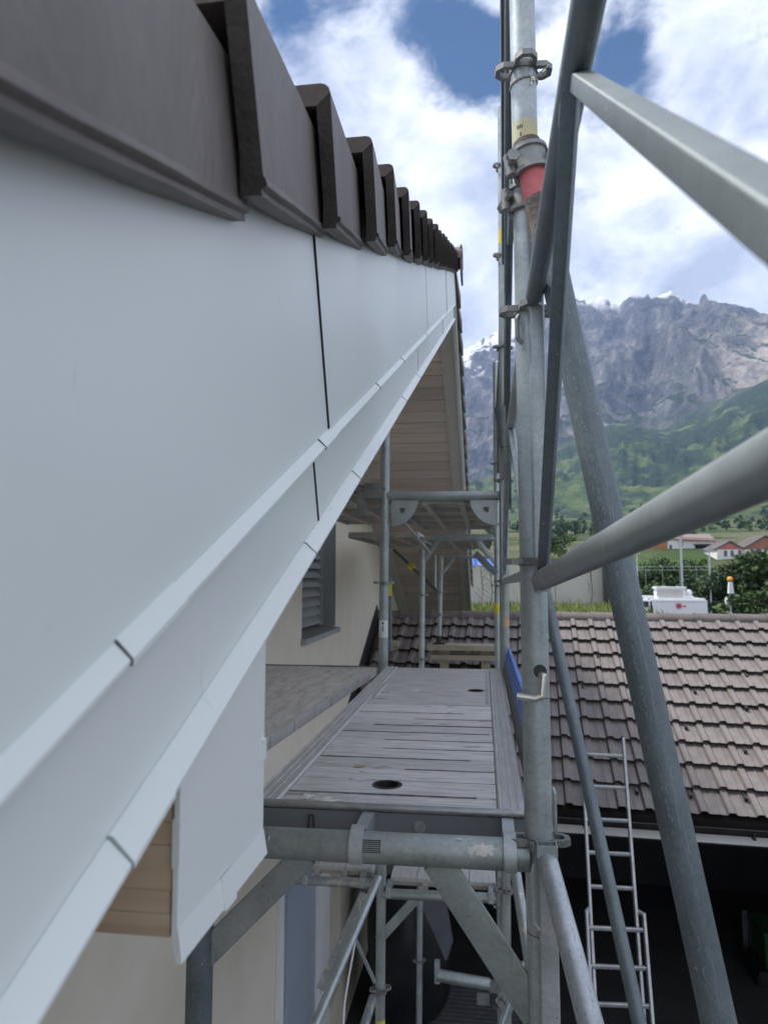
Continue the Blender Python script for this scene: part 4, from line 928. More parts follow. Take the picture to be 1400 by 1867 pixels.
def deck_plank(y0, y1, ribs, hole=None, name='deck_plank', dz=0.0):
    x0, x1 = IX0, IX1; zt = DZ + dz; m = MB()
    if hole is None:
        prof = [(y0, zt - .022)]; w_ = (y1 - y0) / ribs
        for k in range(ribs):
            a = y0 + k * w_; prof += [(a + .0006, zt - .0028), (a + w_ * .16, zt), (a + w_ * .80, zt), (a + w_ * .94, zt - .0028)]
        prof += [(y1, zt - .022)]
        n = len(prof)
        m.add([V((x0, y, z)) for y, z in prof] + [V((x1, y, z)) for y, z in prof], [(i, (i + 1) % n, n + (i + 1) % n, n + i) for i in range(n)] + [tuple(range(n - 1, -1, -1)), tuple(range(n, 2 * n))])
        return m.build(name, deck_alu, deck)
    hx, hy, hr = hole; n = 32; vs = []; 
    per = []
    for i in range(n):
        an = 2 * pi * i / n; c, s_ = cos(an), sin(an)
        k = min((x1 - hx if c > 0 else hx - x0) / max(abs(c), 1e-6), (y1 - hy if s_ > 0 else hy - y0) / max(abs(s_), 1e-6)); per.append((hx + c * k, hy + s_ * k))
    for X_, Y_ in ((x0, y0), (x1, y0), (x1, y1), (x0, y1)):
        j = min(range(n), key=lambda i: (per[i][0] - X_) ** 2 + (per[i][1] - Y_) ** 2); per[j] = (X_, Y_)
    for z in (zt, zt - .02):
        vs += [V((x, y, z)) for x, y in per]; vs += [V((hx + cos(2 * pi * i / n) * hr, hy + sin(2 * pi * i / n) * hr, z)) for i in range(n)]
    fs = []
    for i in range(n):
        j = (i + 1) % n; fs += [(i, j, n + j, n + i), (n + i, n + j, 3 * n + j, 3 * n + i), (j, i, 2 * n + i, 2 * n + j)]
    m.add(vs, fs); o = m.build(name, deck_alu, deck)
    q = MB(); q.ring_plate([(cos(2 * pi * i / n) * (hr + .006), sin(2 * pi * i / n) * (hr + .006)) for i in range(n)], [(cos(2 * pi * i / n) * (hr - .001), sin(2 * pi * i / n) * (hr - .001)) for i in range(n)], (V((hx, hy, zt - .032)), V((1, 0, 0)), V((0, 1, 0)), V((0, 0, 1))), 0.0335)
    q.build('hole_rim_and_shade', dark_gutter, o)  # dark rim carried down as a sleeve, painted shade inside the hole
    q = MB(); q.tube((hx, hy, zt - .05), (hx, hy, zt - .045), hr + .01, n=20); q.build('hole_shade', shade_black, o)  # black disc painted as the darkness in the hand hole
    return o
h1 = onZ(706, 1431, DZ); h2 = onZ(868, 1260, DZ)
yy = DY0 + .004; HATCH = 2.52
edges = [yy]
while yy < HATCH - .05:
    yy += 0.0965 if not (edges[-1] < h1.y < edges[-1] + .0965) else 0.0965
    edges.append(yy)
edges[-1] = HATCH
# planks: the one with the hand hole is kept wide enough for it
for a, b in zip(edges, edges[1:]):
    if a < h1.y < b: deck_plank(a + .001, b - .001, 5, (h1.x, min(max(h1.y, a + .032), b - .032), 0.0265))
    else: deck_plank(a + .0022, b - .0022, 5, dz=random.uniform(-.0016, .0006))
deck_plank(HATCH + .003, DY1 - .005, 1, (h2.x, h2.y, 0.026), 'hatch_panel', 0.0012)
for k_, yj in enumerate(edges[1:-1]):                    # dark strips painted as the shade in the plank gaps
    rr_ = random.Random(60 + k_); xa = IX0 + (IX1 - IX0) * (0.0 if k_ % 3 == 0 else rr_.uniform(.15, .55)); xb = IX1 - (IX1 - IX0) * (0.0 if k_ % 3 else rr_.uniform(0, .3))
    m = MB(); w0, w1 = rr_.uniform(.0003, .0008), rr_.uniform(.0004, .0010); m.hexa([(xa, yj - w0, DZ - .004), (xb, yj - w1, DZ - .004), (xb, yj + w1, DZ - .004), (xa, yj + w0, DZ - .004)], [(xa, yj - w0, DZ + .0006), (xb, yj - w1, DZ + .0006), (xb, yj + w1, DZ + .0006), (xa, yj + w0, DZ + .0006)])
    m.build('seam_shade_strip', seam_grey, deck)
def deck_splash(px, py, wx, wy, seed, mat):               # dried mortar lying on the ribs
    rr_ = random.Random(seed); c_ = onZ(px, py, DZ + .001); n_ = 18; vs_ = [V((c_.x, c_.y, DZ + .0022))]
    for i_ in range(n_):
        an = 2 * pi * i_ / n_; k_ = .45 + .75 * rr_.random(); vs_.append(V((c_.x + cos(an) * wx * k_, c_.y + sin(an) * wy * k_, DZ + .0009)))
    m_ = MB(); m_.add(vs_, [(0, 1 + i_, 1 + (i_ + 1) % n_) for i_ in range(n_)]); m_.build('plaster_splash', mat, deck)
for (px, py, wx, wy, sd) in ((560, 1452, .016, .022, 1), (598, 1458, .024, .020, 2), (575, 1468, .012, .012, 3), (712, 1474, .015, .010, 4), (735, 1470, .006, .006, 5), (655, 1396, .016, .014, 6), (672, 1388, .010, .010, 7), (845, 1350, .010, .008, 8), (820, 1300, .014, .012, 9), (618, 1340, .006, .006, 10),
                             (760, 1258, .022, .030, 11), (700, 1262, .030, .020, 12), (760, 1400, .004, .004, 13), (880, 1440, .005, .004, 14), (640, 1420, .004, .005, 15), (700, 1345, .005, .003, 16), (790, 1470, .006, .004, 17), (850, 1480, .008, .004, 18), (735, 1290, .012, .008, 19), (600, 1390, .005, .006, 20)):
    deck_splash(px, py, wx, wy, sd, concrete_splash if sd % 3 else block_wood)
m = MB(); m.box(DX1 - .070, DX1 - .0615, HATCH + .02, DY1 - .12, DZ + .0013, DZ + .007); m.build('hatch_hinge', deck_frame, deck)
m = MB(); m.box(DX0 + .064, DX0 + .075, HATCH + .12, HATCH + .42, DZ + .0013, DZ + .009); m.build('hatch_hinge', deck_frame, deck)
m = MB(); m.box(DX0 + .002, DX1 - .002, DY0 - .004, DY0 + .003, DZ - .060, DZ - .004); m.build('end_plate', grey_board, deck)
m = MB(); m.bar((DX0 + .001, DY0 + .000, DZ + .0055), (DX1, DY0 + .000, DZ + .0055), 0.022, 0.008, 0.003); m.build('end_lip', alu, deck)
m = MB(); m.tube((-0.124, DY0 - .0062, DZ - .026), (-0.124, DY0 - .0045, DZ - .026), 0.0115, n=16); m.build('rivet_cap', alu, deck)
m = MB(); m.path([V((-0.340, DY0 - .012, DZ - .045)), V((-0.338, DY0 - .012, DZ - .012)), V((-0.330, DY0 - .012, DZ - .012)), V((-0.328, DY0 - .012, DZ - .045))], 0.0018, 6); m.build('wire_clip', ink, deck)
def claw(x, w_, mat):                                    # hook that reaches over the carrying tube
    m = MB(); pr = []; R1, R2 = 0.0285, 0.0355
    for a in range(20, 216, 15): pr.append((YA + R2 * cos(radians(a)), ZT + R2 * sin(radians(a))))
    pr2 = [(YA + R1 * cos(radians(a)), ZT + R1 * sin(radians(a))) for a in range(20, 216, 15)]
    n = len(pr); vs = []
    for xx in (x - w_ / 2, x + w_ / 2): vs += [V((xx, y, z)) for y, z in pr] + [V((xx, y, z)) for y, z in pr2]
    fs = []
    for i in range(n - 1): fs += [(i, i + 1, 2 * n + i + 1, 2 * n + i), (n + i + 1, n + i, 3 * n + i, 3 * n + i + 1), (i, n + i, n + i + 1, i + 1), (2 * n + i, 2 * n + i + 1, 3 * n + i + 1, 3 * n + i)]
    fs += [(n - 1, 2 * n - 1, 4 * n - 1, 3 * n - 1), (0, 2 * n, 3 * n, n)]
    m.add(vs, fs); m.box(x - w_ / 2, x + w_ / 2, YA + .026, DY0 - .0035, ZT - .01, ZT + .022)
    m.build('hook', mat, deck)
claw(-0.222, 0.023, galv_bright); claw(0.040, 0.021, galv_bright)

def plain_deck(x0, x1, y0, y1, z, label, nb, mat_top, rails=2, under=True, skew=0.0, group='scaffold decks', edge=0.05, edge_mat=None):
    t = thing('scaffold_deck', label, 'scaffold deck', ((x0 + x1) / 2, (y0 + y1) / 2, z - edge), group)
    def sk(m):
        if skew: m.v = [V((q.x + skew * (y1 - q.y), q.y, q.z)) for q in m.v]
        return m
    w_ = (x1 - x0) / nb
    for k in range(nb):
        m = MB(); m.box(x0 + k * w_ + .0015, x0 + (k + 1) * w_ - .0015, y0, y1, z - .018, z + random.uniform(-.001, .001)); sk(m).build('deck_board', mat_top, t)
    for x in (x0, x1 - .012):
        m = MB(); m.box(x - .0005, x + .0125, y0 - .001, y1 + .001, z - edge, z - .0185); sk(m).build('edge_rail', edge_mat or galv, t)
    if under:
        for k in range(1, 3):
            xx = x0 + (x1 - x0) * k / 3; m = MB(); m.box(xx - .014, xx + .014, y0, y1, z - .055, z - .0185); sk(m).build('bearer', deck_under, t)
        ny = 4
        for k in range(ny + 1):
            yy = y0 + .02 + (y1 - y0 - .06) * k / ny; m = MB(); m.box(x0 + .013, x1 - .013, yy, yy + .022, z - .045, z - .0187); sk(m).build('cross_rib', deck_under, t)
    return t
# plank on the bracket beside the deck
t = thing('scaffold_plank', 'weathered wooden plank deck lying between the metal deck and the wall', 'scaffold deck', (-0.85, 2.6, -0.52), 'scaffold decks')
def skp(m): m.v = [V((q.x - 0.057 * (3.56 - q.y) / 1.0, q.y, q.z)) for q in m.v]; return m
nb = 4; xb0, xb1 = -1.10, -0.530
for k in range(nb):
    a = xb0 + (xb1 - xb0) * k / nb; b = xb0 + (xb1 - xb0) * (k + 1) / nb
    m = MB(); m.box(a + .002, b - .002, 1.45, 3.56, -0.500, -0.467 + random.uniform(-.002, .001)); skp(m).build('board', plank_wood, t)
m = MB(); m.box(xb1 - .001, xb1 + .004, 1.44, 3.565, -0.505, -0.466); skp(m).build('edge_strip', deck_frame, t)
m = MB(); m.box(xb0, xb1 + .002, 3.562, 3.572, -0.515, -0.462); skp(m).build('end_strip', galv_dark, t)
for k in range(9):
    yy = 1.6 + k * 0.22; m = MB(); m.box(xb1 + .0042, xb1 + .0068, yy, yy + .03, -0.503, -0.468); skp(m).build('edge_clip', deck_frame, t)
plain_deck(-0.47, 0.078, YB + .03, YC - .02, 0.40, 'upper deck seen from below with two bearers beneath', 3, deck_under)
plain_deck(-1.12, -0.535, YB + .04, YC - .02, 0.452, 'upper deck beside the wall seen from below behind the inner pole', 4, deck_under)
plain_deck(-0.47, 0.085, YC + .02, YD - .02, 0.322, 'farther upper deck seen from below beyond the third frame', 3, deck_under)
plain_deck(-1.12, -0.53, YC + .02, YD - .02, 0.345, 'farther upper deck beside the wall seen from below', 4, deck_under)
plain_deck(-0.47, 0.045, YB + .06, YC - .02, -1.497, 'lower deck lit from above seen under the paint splashed tube', 4, deck_frame)
plain_deck(-0.98, -0.56, YB + .06, YC - .02, -1.462, 'lower deck beside the white door casing', 3, deck_frame)
# hooks of the lower decks
for x in (-0.88, -0.60, -0.47, 0.02):
    zc = -1.51 if x < -0.5 else -1.545
    m = MB(); m.hexa([(x - .012, YB - .032, zc - .012), (x + .012, YB - .032, zc - .012), (x + .012, YB + .06, zc + .02), (x - .012, YB + .06, zc + .02)], [(x - .012, YB - .028, zc + .034), (x + .012, YB - .028, zc + .034), (x + .012, YB + .06, zc + .038), (x - .012, YB + .06, zc + .038)])
    tag(m.build('deck_hook', galv_splash), {-0.88: 'claw hook nearest the white door casing', -0.60: 'claw hook just left of the slanting brace top', -0.47: 'claw hook just right of the inner pole below the deck', 0.02: 'claw hook at the outer end of the lower tube'}[x], 'hook', 'claw hooks of the lower decks')

# toe board, grey below and blue above
t = thing('toe_board', 'toe board with a bright blue painted upper strip along the right edge of the deck', 'toe board', (0.1, 2.5, DZ))
def tb(z0, x0, z1, x1, name, mat):
    m = MB(); y0, y1 = 1.46, 3.545
    m.hexa([(x0, y0, z0), (x0 + .012, y0, z0), (x0 + .012, y1, z0), (x0, y1, z0)], [(x1, y0, z1), (x1 + .012, y0, z1), (x1 + .012, y1, z1), (x1, y1, z1)]); m.build(name, mat, t)
tb(DZ - .01, 0.087, -0.417, 0.1015, 'lower_board', grey_board); tb(-0.4165, 0.1005, -0.362, 0.116, 'upper_board', blue_paint)

# guard rail frames
def flat_end(t, top, bot, w_, d_, mat): m = MB(); m.bar(top, bot, w_, d_, 0.003, up=(0, -1, 0)); m.build('end_post', mat, t)
def corner_up(a, b, deg):                                # roll of a square bar about its own axis
    d = (b - a).normalized(); v = ((a + b) / 2).normalized(); vp = (v - d * v.dot(d)).normalized()
    return vp * cos(radians(deg)) + d.cross(vp) * sin(radians(deg))
g1 = thing('guardrail_frame', 'near guardrail frame with a dark top rail and two flat struts', 'guardrail', (0.1, 0.6, 0), 'guardrail frames')
pR = V((0.0945, 1.243, 0.482))
m = MB(); m.tube(pR + V((0, .006, 0)), V((0.0955, -0.6, 0.494)), 0.0152, n=24); m.build('top_rail', galv_rail, g1)
m = MB(); m.bar(V((0.0985, 1.2475, 0.492)), V((0.1005, 1.2465, -0.032)), 0.027, 0.013, 0.004, up=(0, -1, 0)); m.build('end_post', galv, g1)
m = MB(); m.tube(V((0.0985, 1.243, -0.012)), V((0.151, 0.40, 0.057)) + (V((0.151, 0.40, 0.057)) - V((0.0985, 1.243, -0.012))) * 0.9, 0.0172, n=28); m.build('mid_rail', galv_smooth, g1)
m = MB(); a_ = onY(1040, 136, 0.735); b_ = onY(1400, 385, 0.245); m.bar(a_, b_ + (b_ - a_) * 0.4, 0.0185, 0.0185, 0.002, up=corner_up(a_, b_, 38)); m.build('strut', galv_strut, g1)
m = MB(); m.bar(V((0.0925, 0.690, 0.478)), V((0.1005, 1.236, -0.002)), 0.0165, 0.0165, 0.002, up=corner_up(V((0.0925, 0.690, 0.478)), V((0.1005, 1.236, -0.002)), -72)); m.build('strut', galv_dark, g1)
m = MB(); m.ball((0.0955, 1.238, -0.018), 0.009, 10, (1.1, .5, 1)); m.build('weld', rusty, g1)
m = MB(); m.bar(V((0.092, 0.70, 0.473)), V((0.0945, 0.735, 0.473)), 0.020, 0.012, 0.003); m.build('weld', galv_dark, g1)
A_, B_ = V((0.0985, 1.243, -0.012)), V((0.151, 0.40, 0.057)); dd_ = (B_ - A_).normalized()
for k_, (u_, l_) in enumerate(((0.13, 0.012), (0.30, 0.008))):
    c_ = A_ + (B_ - A_) * u_; tc_ = -c_.normalized(); tc_ = (tc_ - dd_ * tc_.dot(dd_)).normalized(); sd_ = dd_.cross(tc_); m = MB(); vs_ = []
    for q_ in range(7):
        an = radians(-50 + 100 * q_ / 6); e_ = tc_ * cos(an) + sd_ * sin(an); w_ = 0.0011 * (1 - abs(q_ - 3) / 3.6)
        c2_ = c_ + dd_ * (l_ * .35 * sin(q_ * .55)); vs_ += [c2_ + e_ * .0175 - dd_ * w_, c2_ + e_ * .0175 + dd_ * w_]
    m.add(vs_, [(2 * q_, 2 * q_ + 1, 2 * q_ + 3, 2 * q_ + 2) for q_ in range(6)]); m.build('white_scratch', concrete_splash, g1)
g3 = thing('guardrail_frame', 'lower guardrail frame with a flat collar and a bright slanting tube', 'guardrail', (0.1, 1.2, -0.6), 'guardrail frames')
m = MB(); m.bar(V((0.1000, 1.2465, -0.470)), V((0.1035, 1.2465, -2.4)), 0.030, 0.013, 0.003, up=(0, -1, 0)); m.build('end_post', galv_bright, g3)
m = MB(); pr = [(-.0165, -.012), (.0165, -.012), (.0165, .012), (-.0165, .012)]; m.ring_plate(pr, [(x * .88, y * .8) for x, y in pr], (V((0.0985, 1.2375, -0.462)), V((1, 0, 0)), V((0, 1, 0)), V((0, 0, 1))), 0.020); m.box(.083, .114, 1.2262, 1.249, -0.475, -0.461); m.build('collar', galv, g3)
a_, b_ = V((0.099, 1.233, -0.468)), V((0.132, 0.93, -0.580)); g3a, g3b = a_, b_; m = MB(); m.tube(a_, b_ + (b_ - a_) * 1.6, 0.0165, n=24); m.build('diagonal_tube', galv_bright, g3)
m = MB(); m.path([V((0.078, 1.236, -0.475)), V((0.074, 1.232, -0.49)), V((0.074, 1.232, -0.565)), V((0.082, 1.236, -0.578))], 0.004, 8); m.build('loop_pin', galv, g3)
for (za, sgn) in ((0.435, -1), (0.435, 1)):
    m = MB(); x = pn(za).x + sgn * 0.019; m.path([V((x, 1.250, za + .02)), V((x + sgn * .003, 1.246, za + .012)), V((x + sgn * .003, 1.246, za - .022)), V((x - sgn * .006, 1.247, za - .032))], 0.0042, 8); m.build('loop_pin', cast, g1)
m = MB(); m.box(0.118, 0.122, 1.30, 1.34, -0.45, -0.38); m.build('hook_plate', galv_bright, g3)

def guard_bay(y0, y1, z_top, z_mid, label, mat, x0=0.088, x1=0.106, r=0.0150, end=True, mid=True, struts=True, ztop1=None):
    t = thing('guardrail_frame', label, 'guardrail', ((x0 + x1) / 2, (y0 + y1) / 2, z_mid), 'guardrail frames')
    zt1 = z_top if ztop1 is None else ztop1
    m = MB(); m.tube((x0, y0, z_top), (x1, y1, zt1), r, n=14); m.build('top_rail', mat, t)
    dz = (zt1 - z_top)
    if mid: m = MB(); m.tube((x0, y0, z_mid), (x1, y1, z_mid + dz - .04), r * .9, n=14); m.build('mid_rail', mat, t)
    if end:
        for (x, yy, zz) in ((x1 + .002, y1 - .006, zt1),):
            m = MB(); m.bar((x, yy - .024, zz + .01), (x, yy - .024, zz - (z_top - z_mid) - .03), 0.026, 0.012, 0.003, up=(0, -1, 0)); m.build('end_post', mat, t)
    if struts:
        ym = (y0 + y1) / 2; xm = (x0 + x1) / 2
        m = MB(); m.bar((xm, ym - .15, z_top + dz * .45 - .012), (x0 + .001, y0 + .04, z_mid + .02), .018, .018, .002, up=(1, 0, .3)); m.build('strut', mat, t)
        m = MB(); m.bar((xm, ym + .15, z_top + dz * .55 - .012), (x1 + .001, y1 - .05, z_mid + dz + .0), .018, .018, .002, up=(1, 0, .3)); m.build('strut', mat, t)
    return t
guard_bay(1.315, YB - .03, 0.470, 0.0, 'guardrail frame along the blue topped toe board', galv, x0=0.090, x1=0.100)
guard_bay(1.33, YB - .03, 1.30, 0.80, 'raised dark guardrail frame sloping down beside the tall slim pole', galv_dark, x0=0.073, x1=0.128, mid=False, ztop1=0.84)
guard_bay(YB + .03, YC - .03, 1.36, 0.87, 'guardrail frame of the upper deck in the second bay', galv_dark, x0=0.122, x1=0.135)
guard_bay(YC + .03, YD - .03, 1.25, 0.80, 'guardrail frame of the upper deck in the farthest bay', galv_dark, x0=0.135, x1=0.17)
# upper stay seen left of the nearest pole
def plain_tube(p0, p1, r, label, mat, n=16, hollow=False, group=None, name='scaffold_tube', ext=()):
    m = MB()
    if hollow: m.hollow(p0, p1, r, n=n)
    else: m.tube(p0, p1, r, n=n)
    return tag(m.build(name, mat), label, 'scaffold tube', group)
m = MB(); m.bar((0.058, 1.42, 1.55), (0.0935, 2.75, 1.215), 0.015, 0.010, 0.002, up=(1, 0, .2)); tag(m.build('flat_stay', galv_dark), 'thin dark flat stay running up left of the nearest pole', 'stay')

# raking tubes
pk = [onY(959, 262, 1.222), onY(1310, 1867, 1.10)]
dk = (pk[1] - pk[0]).normalized()
rk1 = thing('raking_tube', 'heavy raking tube with a worn red painted top clamped to the nearest pole', 'scaffold tube', pk[0] + dk * 2.2, 'raking tubes')
m = MB(); m.hollow(pk[0] + dk * 0.0, pk[0] + dk * 2.6, 0.0241, n=32); m.build('tube', galv_dark, rk1)
m = MB(); m.tube(pk[0] + dk * .001, pk[0] + dk * 0.010, 0.02445, n=32); m.build('rust_band', rusty, rk1)
m = MB(); m.tube(pk[0] + dk * 0.010, pk[0] + dk * 0.112, 0.0244, n=32); m.build('red_band', red_paint, rk1)
m = MB(); m.tube(pk[0] + dk * 0.112, pk[0] + dk * 0.19, 0.02435, n=32); m.build('rust_band', rusty, rk1)
def coupler(c, ax, label, r, parent_dir, scale=1.0):
    """half coupler: two curved jaws with rims, a hinge and a bolt with its nut"""
    t = thing('tube_coupler', label, 'clamp', c, 'tube couplers')
    ax = V(ax).normalized(); side = V(parent_dir) - ax * V(parent_dir).dot(ax); side.normalize(); up = ax.cross(side)
    def jaw(a0, a1, name):
        m = MB(); n = 14; hh = [(-.021, .0075), (-.021, .0025), (-.016, .0055), (-.0155, .0040), (.0155, .0040), (.016, .0055), (.021, .0025), (.021, .0075)]
        prof = [(-.024 * scale, r + .0005), (.024 * scale, r + .0005), (.024 * scale, r + .0085), (.017 * scale, r + .0085), (.015 * scale, r + .0045), (-.015 * scale, r + .0045), (-.017 * scale, r + .0085), (-.024 * scale, r + .0085)]
        k = len(prof); vs = []
        for i in range(n + 1):
            an = radians(a0 + (a1 - a0) * i / n); e = side * cos(an) + up * sin(an)
            vs += [V(c) + ax * h + e * q_ for h, q_ in prof]
        fs = []
        for i in range(n): fs += [(i * k + j, i * k + (j + 1) % k, (i + 1) * k + (j + 1) % k, (i + 1) * k + j) for j in range(k)]
        fs += [tuple(range(k - 1, -1, -1)), tuple(n * k + j for j in range(k))]
        m.add(vs, fs); m.build(name, cast, t)
    jaw(-80, 80, 'jaw'); jaw(100, 260, 'jaw')
    for sg, nm in ((1, 'bolt'), (-1, 'hinge')):
        b = V(c) + up * sg * (r + .012) * scale
        m = MB(); m.tube(b - side * .024, b + side * .026, 0.0062, n=12); m.tube(b + side * .020, b + side * .031, 0.0115, n=6); m.tube(b - ax * .019, b + ax * .019, 0.0095, n=12); m.build(nm, cast, t)
    return t
ck = pk[0] + dk * 0.040
coupler(ck, dk, 'grey clamp gripping the red painted tube end', 0.0246, (0.15, -1, 0.1))
cc = pn(ck.z - 0.035)
coupler(cc, (0, 0, 1), 'half clamp round the nearest pole behind the red tube', 0.0238, (-0.2, 1, 0))
# embossed marks on the clamp
p2 = [onY(918, 730, 3.70), onY(1165, 1867, 2.55)]; d2 = (p2[1] - p2[0]).normalized()
rk2 = thing('raking_tube', 'slimmer raking tube passing in front of the ladder', 'scaffold tube', p2[0] + d2 * 3.4, 'raking tubes')
m = MB(); m.hollow(p2[0], p2[0] + d2 * 4.0, 0.0242, n=20); m.build('tube', galv_dark, rk2)
coupler(p2[0] + d2 * 0.30, d2, 'clamp holding the slimmer raking tube at the second frame', 0.0246, (-1, -.3, 0))
# flaked weld seams and scrapes that run along the raking tubes
def tube_seam(t_, p_, d_, s0, s1, r_, ang, seed, mat, step=0.012, wmax=0.0022, keep=0.75):
    rr_ = random.Random(seed); m_ = MB(); s_ = s0
    while s_ < s1:
        l_ = step * rr_.uniform(.5, 1.8)
        if rr_.random() < keep:
            c_ = p_ + d_ * s_; tc_ = -c_.normalized(); tc_ = (tc_ - d_ * tc_.dot(d_)).normalized(); sd_ = d_.cross(tc_)
            a0_ = radians(ang) + rr_.gauss(0, .035); w_ = wmax * rr_.uniform(.15, 1.0) / r_
            e0, e1 = tc_ * cos(a0_ - w_) + sd_ * sin(a0_ - w_), tc_ * cos(a0_ + w_) + sd_ * sin(a0_ + w_)
            m_.add([c_ + e0 * r_, c_ + e1 * r_, c_ + d_ * l_ + e1 * r_, c_ + d_ * l_ + e0 * r_], [(0, 1, 2, 3)])
        s_ += l_ * rr_.uniform(1.0, 1.5)
    o_ = m_.build('scrape_marks', mat, t_); o_['kind'] = 'stuff'
tube_seam(rk1, pk[0], dk, 0.32, 2.3, 0.02425, -22, 1, scrape_grey, .03, .0005, .95)
tube_seam(rk1, pk[0], dk, 0.32, 2.3, 0.02425, -15, 2, scrape_grey, .03, .00045, .9)
tube_seam(rk1, pk[0], dk, 0.40, 2.3, 0.02425, 14, 3, scrape_grey, .004, .0011, .5)
tube_seam(rk1, pk[0], dk, 0.40, 2.3, 0.02425, 34, 4, scrape_grey, .004, .0009, .35)
tube_seam(rk1, pk[0], dk, 0.40, 2.3, 0.02426, 8, 5, scrape_grey, .003, .0008, .35)
for k_, an_ in enumerate((-35, 12, 48)): tube_seam(g3, g3a, (g3b - g3a).normalized(), 0.02, 0.6, 0.0166, an_, 20 + k_, scrape_grey, .004, .0011, .3)
tube_seam(g1, pR, V((0.001, -1.843, 0.012)).normalized(), 0.05, 1.2, 0.0153, 30, 31, scrape_grey, .008, .0008, .25)
tube_seam(g1, A_, dd_, 0.03, 0.9, 0.0173, 25, 32, scrape_grey, .006, .0008, .2)
tube_seam(g1, A_, dd_, 0.03, 0.9, 0.0173, -30, 33, scrape_grey, .006, .0010, .15)
# upper fitting on the second frame: an open socket
sk0, sk1 = onY(914, 742, 3.52), onY(919, 815, 3.52)
m = MB(); m.hollow(sk0, sk1, 0.036, t=.004, n=18, depth=.06) if False else m.sweep(sk0, sk1, [(cos(2 * pi * i / 16) * .036, sin(2 * pi * i / 16) * .026) for i in range(16)], None, [(cos(2 * pi * i / 16) * .022, sin(2 * pi * i / 16) * .020) for i in range(16)])
tag(m.build('tube_socket', galv_dark), 'dark tapered socket at the top of the second frame', 'socket')

# lower braces
plain_tube(onY(690, 1600, 3.50), onY(690, 1600, 3.50) + (onY(575, 1867, 2.9) - onY(690, 1600, 3.50)) * 1.7, 0.019, 'slanting brace coming down from the inner pole below the deck', galv, 14, group='braces below the deck')
plain_tube(onY(938, 1580, 3.0), onY(938, 1580, 3.0) + (onY(968, 1770, 2.75) - onY(938, 1580, 3.0)) * 2.4, 0.0215, 'plaster spattered brace beside the nearest pole below the deck', galv_splash, 14, group='braces below the deck')
plain_tube(onY(915, 1600, 4.6), onY(918, 1867, 4.4) + V((0.01, -.1, -.6)), 0.020, 'spattered upright brace next to the corner strut', galv_splash, 12, group='braces below the deck')
m = MB(); m.bar(onY(955, 1760, 2.9), onY(918, 1867, 2.7) + (onY(918, 1867, 2.7) - onY(955, 1760, 2.9)) * 1.2, 0.014, 0.045, 0.003); tag(m.build('flat_brace', galv), 'flat brace slanting down behind the nearest corner strut', 'brace', 'braces below the deck')
plain_tube(onY(648, 1713, 3.4), onY(683, 1790, 3.56), 0.009, 'thin rod between the slanting brace and the inner pole', galv, 8, group='braces below the deck')
m = MB(); a = onY(648, 1716, 3.36); m.path([a, onY(636, 1780, 3.3), onY(628, 1830, 3.25), onY(624, 1900, 3.2)], 0.0045, 6); tag(m.build('tie_rope', white_paint), 'pale cord hanging from the slanting brace', 'cord')
plain_tube(onY(680, 1820, 3.55), onY(655, 1900, 3.2), 0.021, 'brace end clamped under the yellow label of the inner pole', galv_splash, 12, group='braces below the deck')
# unused bracket with an upturned end
a, b = onY(797, 1778, 5.86), onY(893, 1795, 5.86)
t = thing('bracket_tube', 'short horizontal bracket tube with an upturned end in front of the dark garage', 'bracket', (a + b) / 2)
m = MB(); m.tube(a, b, 0.045, n=16); m.build('tube', galv_green, t)
m = MB(); m.box(a.x - .02, a.x + .02, a.y - .03, a.y + .02, a.z - .05, a.z + .11); m.build('end_stop', galv_bright, t)
m = MB(); m.box(b.x - .10, b.x - .005, b.y - .05, b.y + .03, b.z - .13, b.z - .046); m.box(b.x - .005, b.x + .09, b.y - .04, b.y + .02, b.z - .04, b.z + .03); m.build('clamp_block', cast, t)
coupler(pC(-3.36), (0, 0, 1), 'clamp on the third outer pole below the short bracket tube', 0.0246, (-1, -1, 0))
# braces with yellow sleeves under the upper decks
a, b = onY(718, 1003, 7.6), onY(797, 1078, 7.2)
t = thing('brace_tube', 'thin dark brace with a yellow sleeve under the farther deck', 'scaffold tube', (a + b) / 2, 'thin braces under the decks')
m = MB(); m.tube(a, b, 0.017, n=10); m.build('tube', galv_dark, t)
m = MB(); m.tube(a + (b - a) * .38, a + (b - a) * .48, 0.035, n=12); m.build('yellow_sleeve', yellow_lbl, t)
plain_tube(onY(793, 1012, 7.3), onY(793, 1074, 7.3), 0.015, 'thin hanging rod beside the yellow sleeved brace', galv, 8, group='thin braces under the decks')
a, b = onY(905, 1046, 5.85), onY(866, 1008, 5.85); m = MB(); m.bar(a, b, .012, .05, .002); tag(m.build('corner_brace', galv_dark), 'flat corner brace beside the third outer pole', 'brace', 'thin braces under the decks')
plain_tube(onY(903, 1028, 6.2), onY(868, 992, 6.2), 0.012, 'thin rod above the flat corner brace at the third pole', galv, 8, group='thin braces under the decks')
m = MB(); a = onY(711, 1075, 3.72); m.bar((a.x, 3.66, -0.02), (a.x, 3.68, -0.40), .03, .03, .004, up=(0, 1, 0)); t = m.build('rear_tube', galv_dark); tag(t, 'dark square tube with a yellow band close behind the inner pole', 'scaffold tube')
m = MB(); m.box(a.x - .0165, a.x + .0165, 3.64, 3.662, a.z - .03, a.z + .03); m.build('yellow_band', yellow_lbl, t)
m = MB(); a, b = onY(706, 916, 3.60), onY(782, 1008, 4.4); m.bar(a, b, 0.022, 0.006, 0.001); tag(m.build('lit_gap_strip', zinc), 'narrow bright strip drawn as a lit gap under the upper deck beside the corner plate', 'strip')  # bright bar modelled to stand for a lit gap
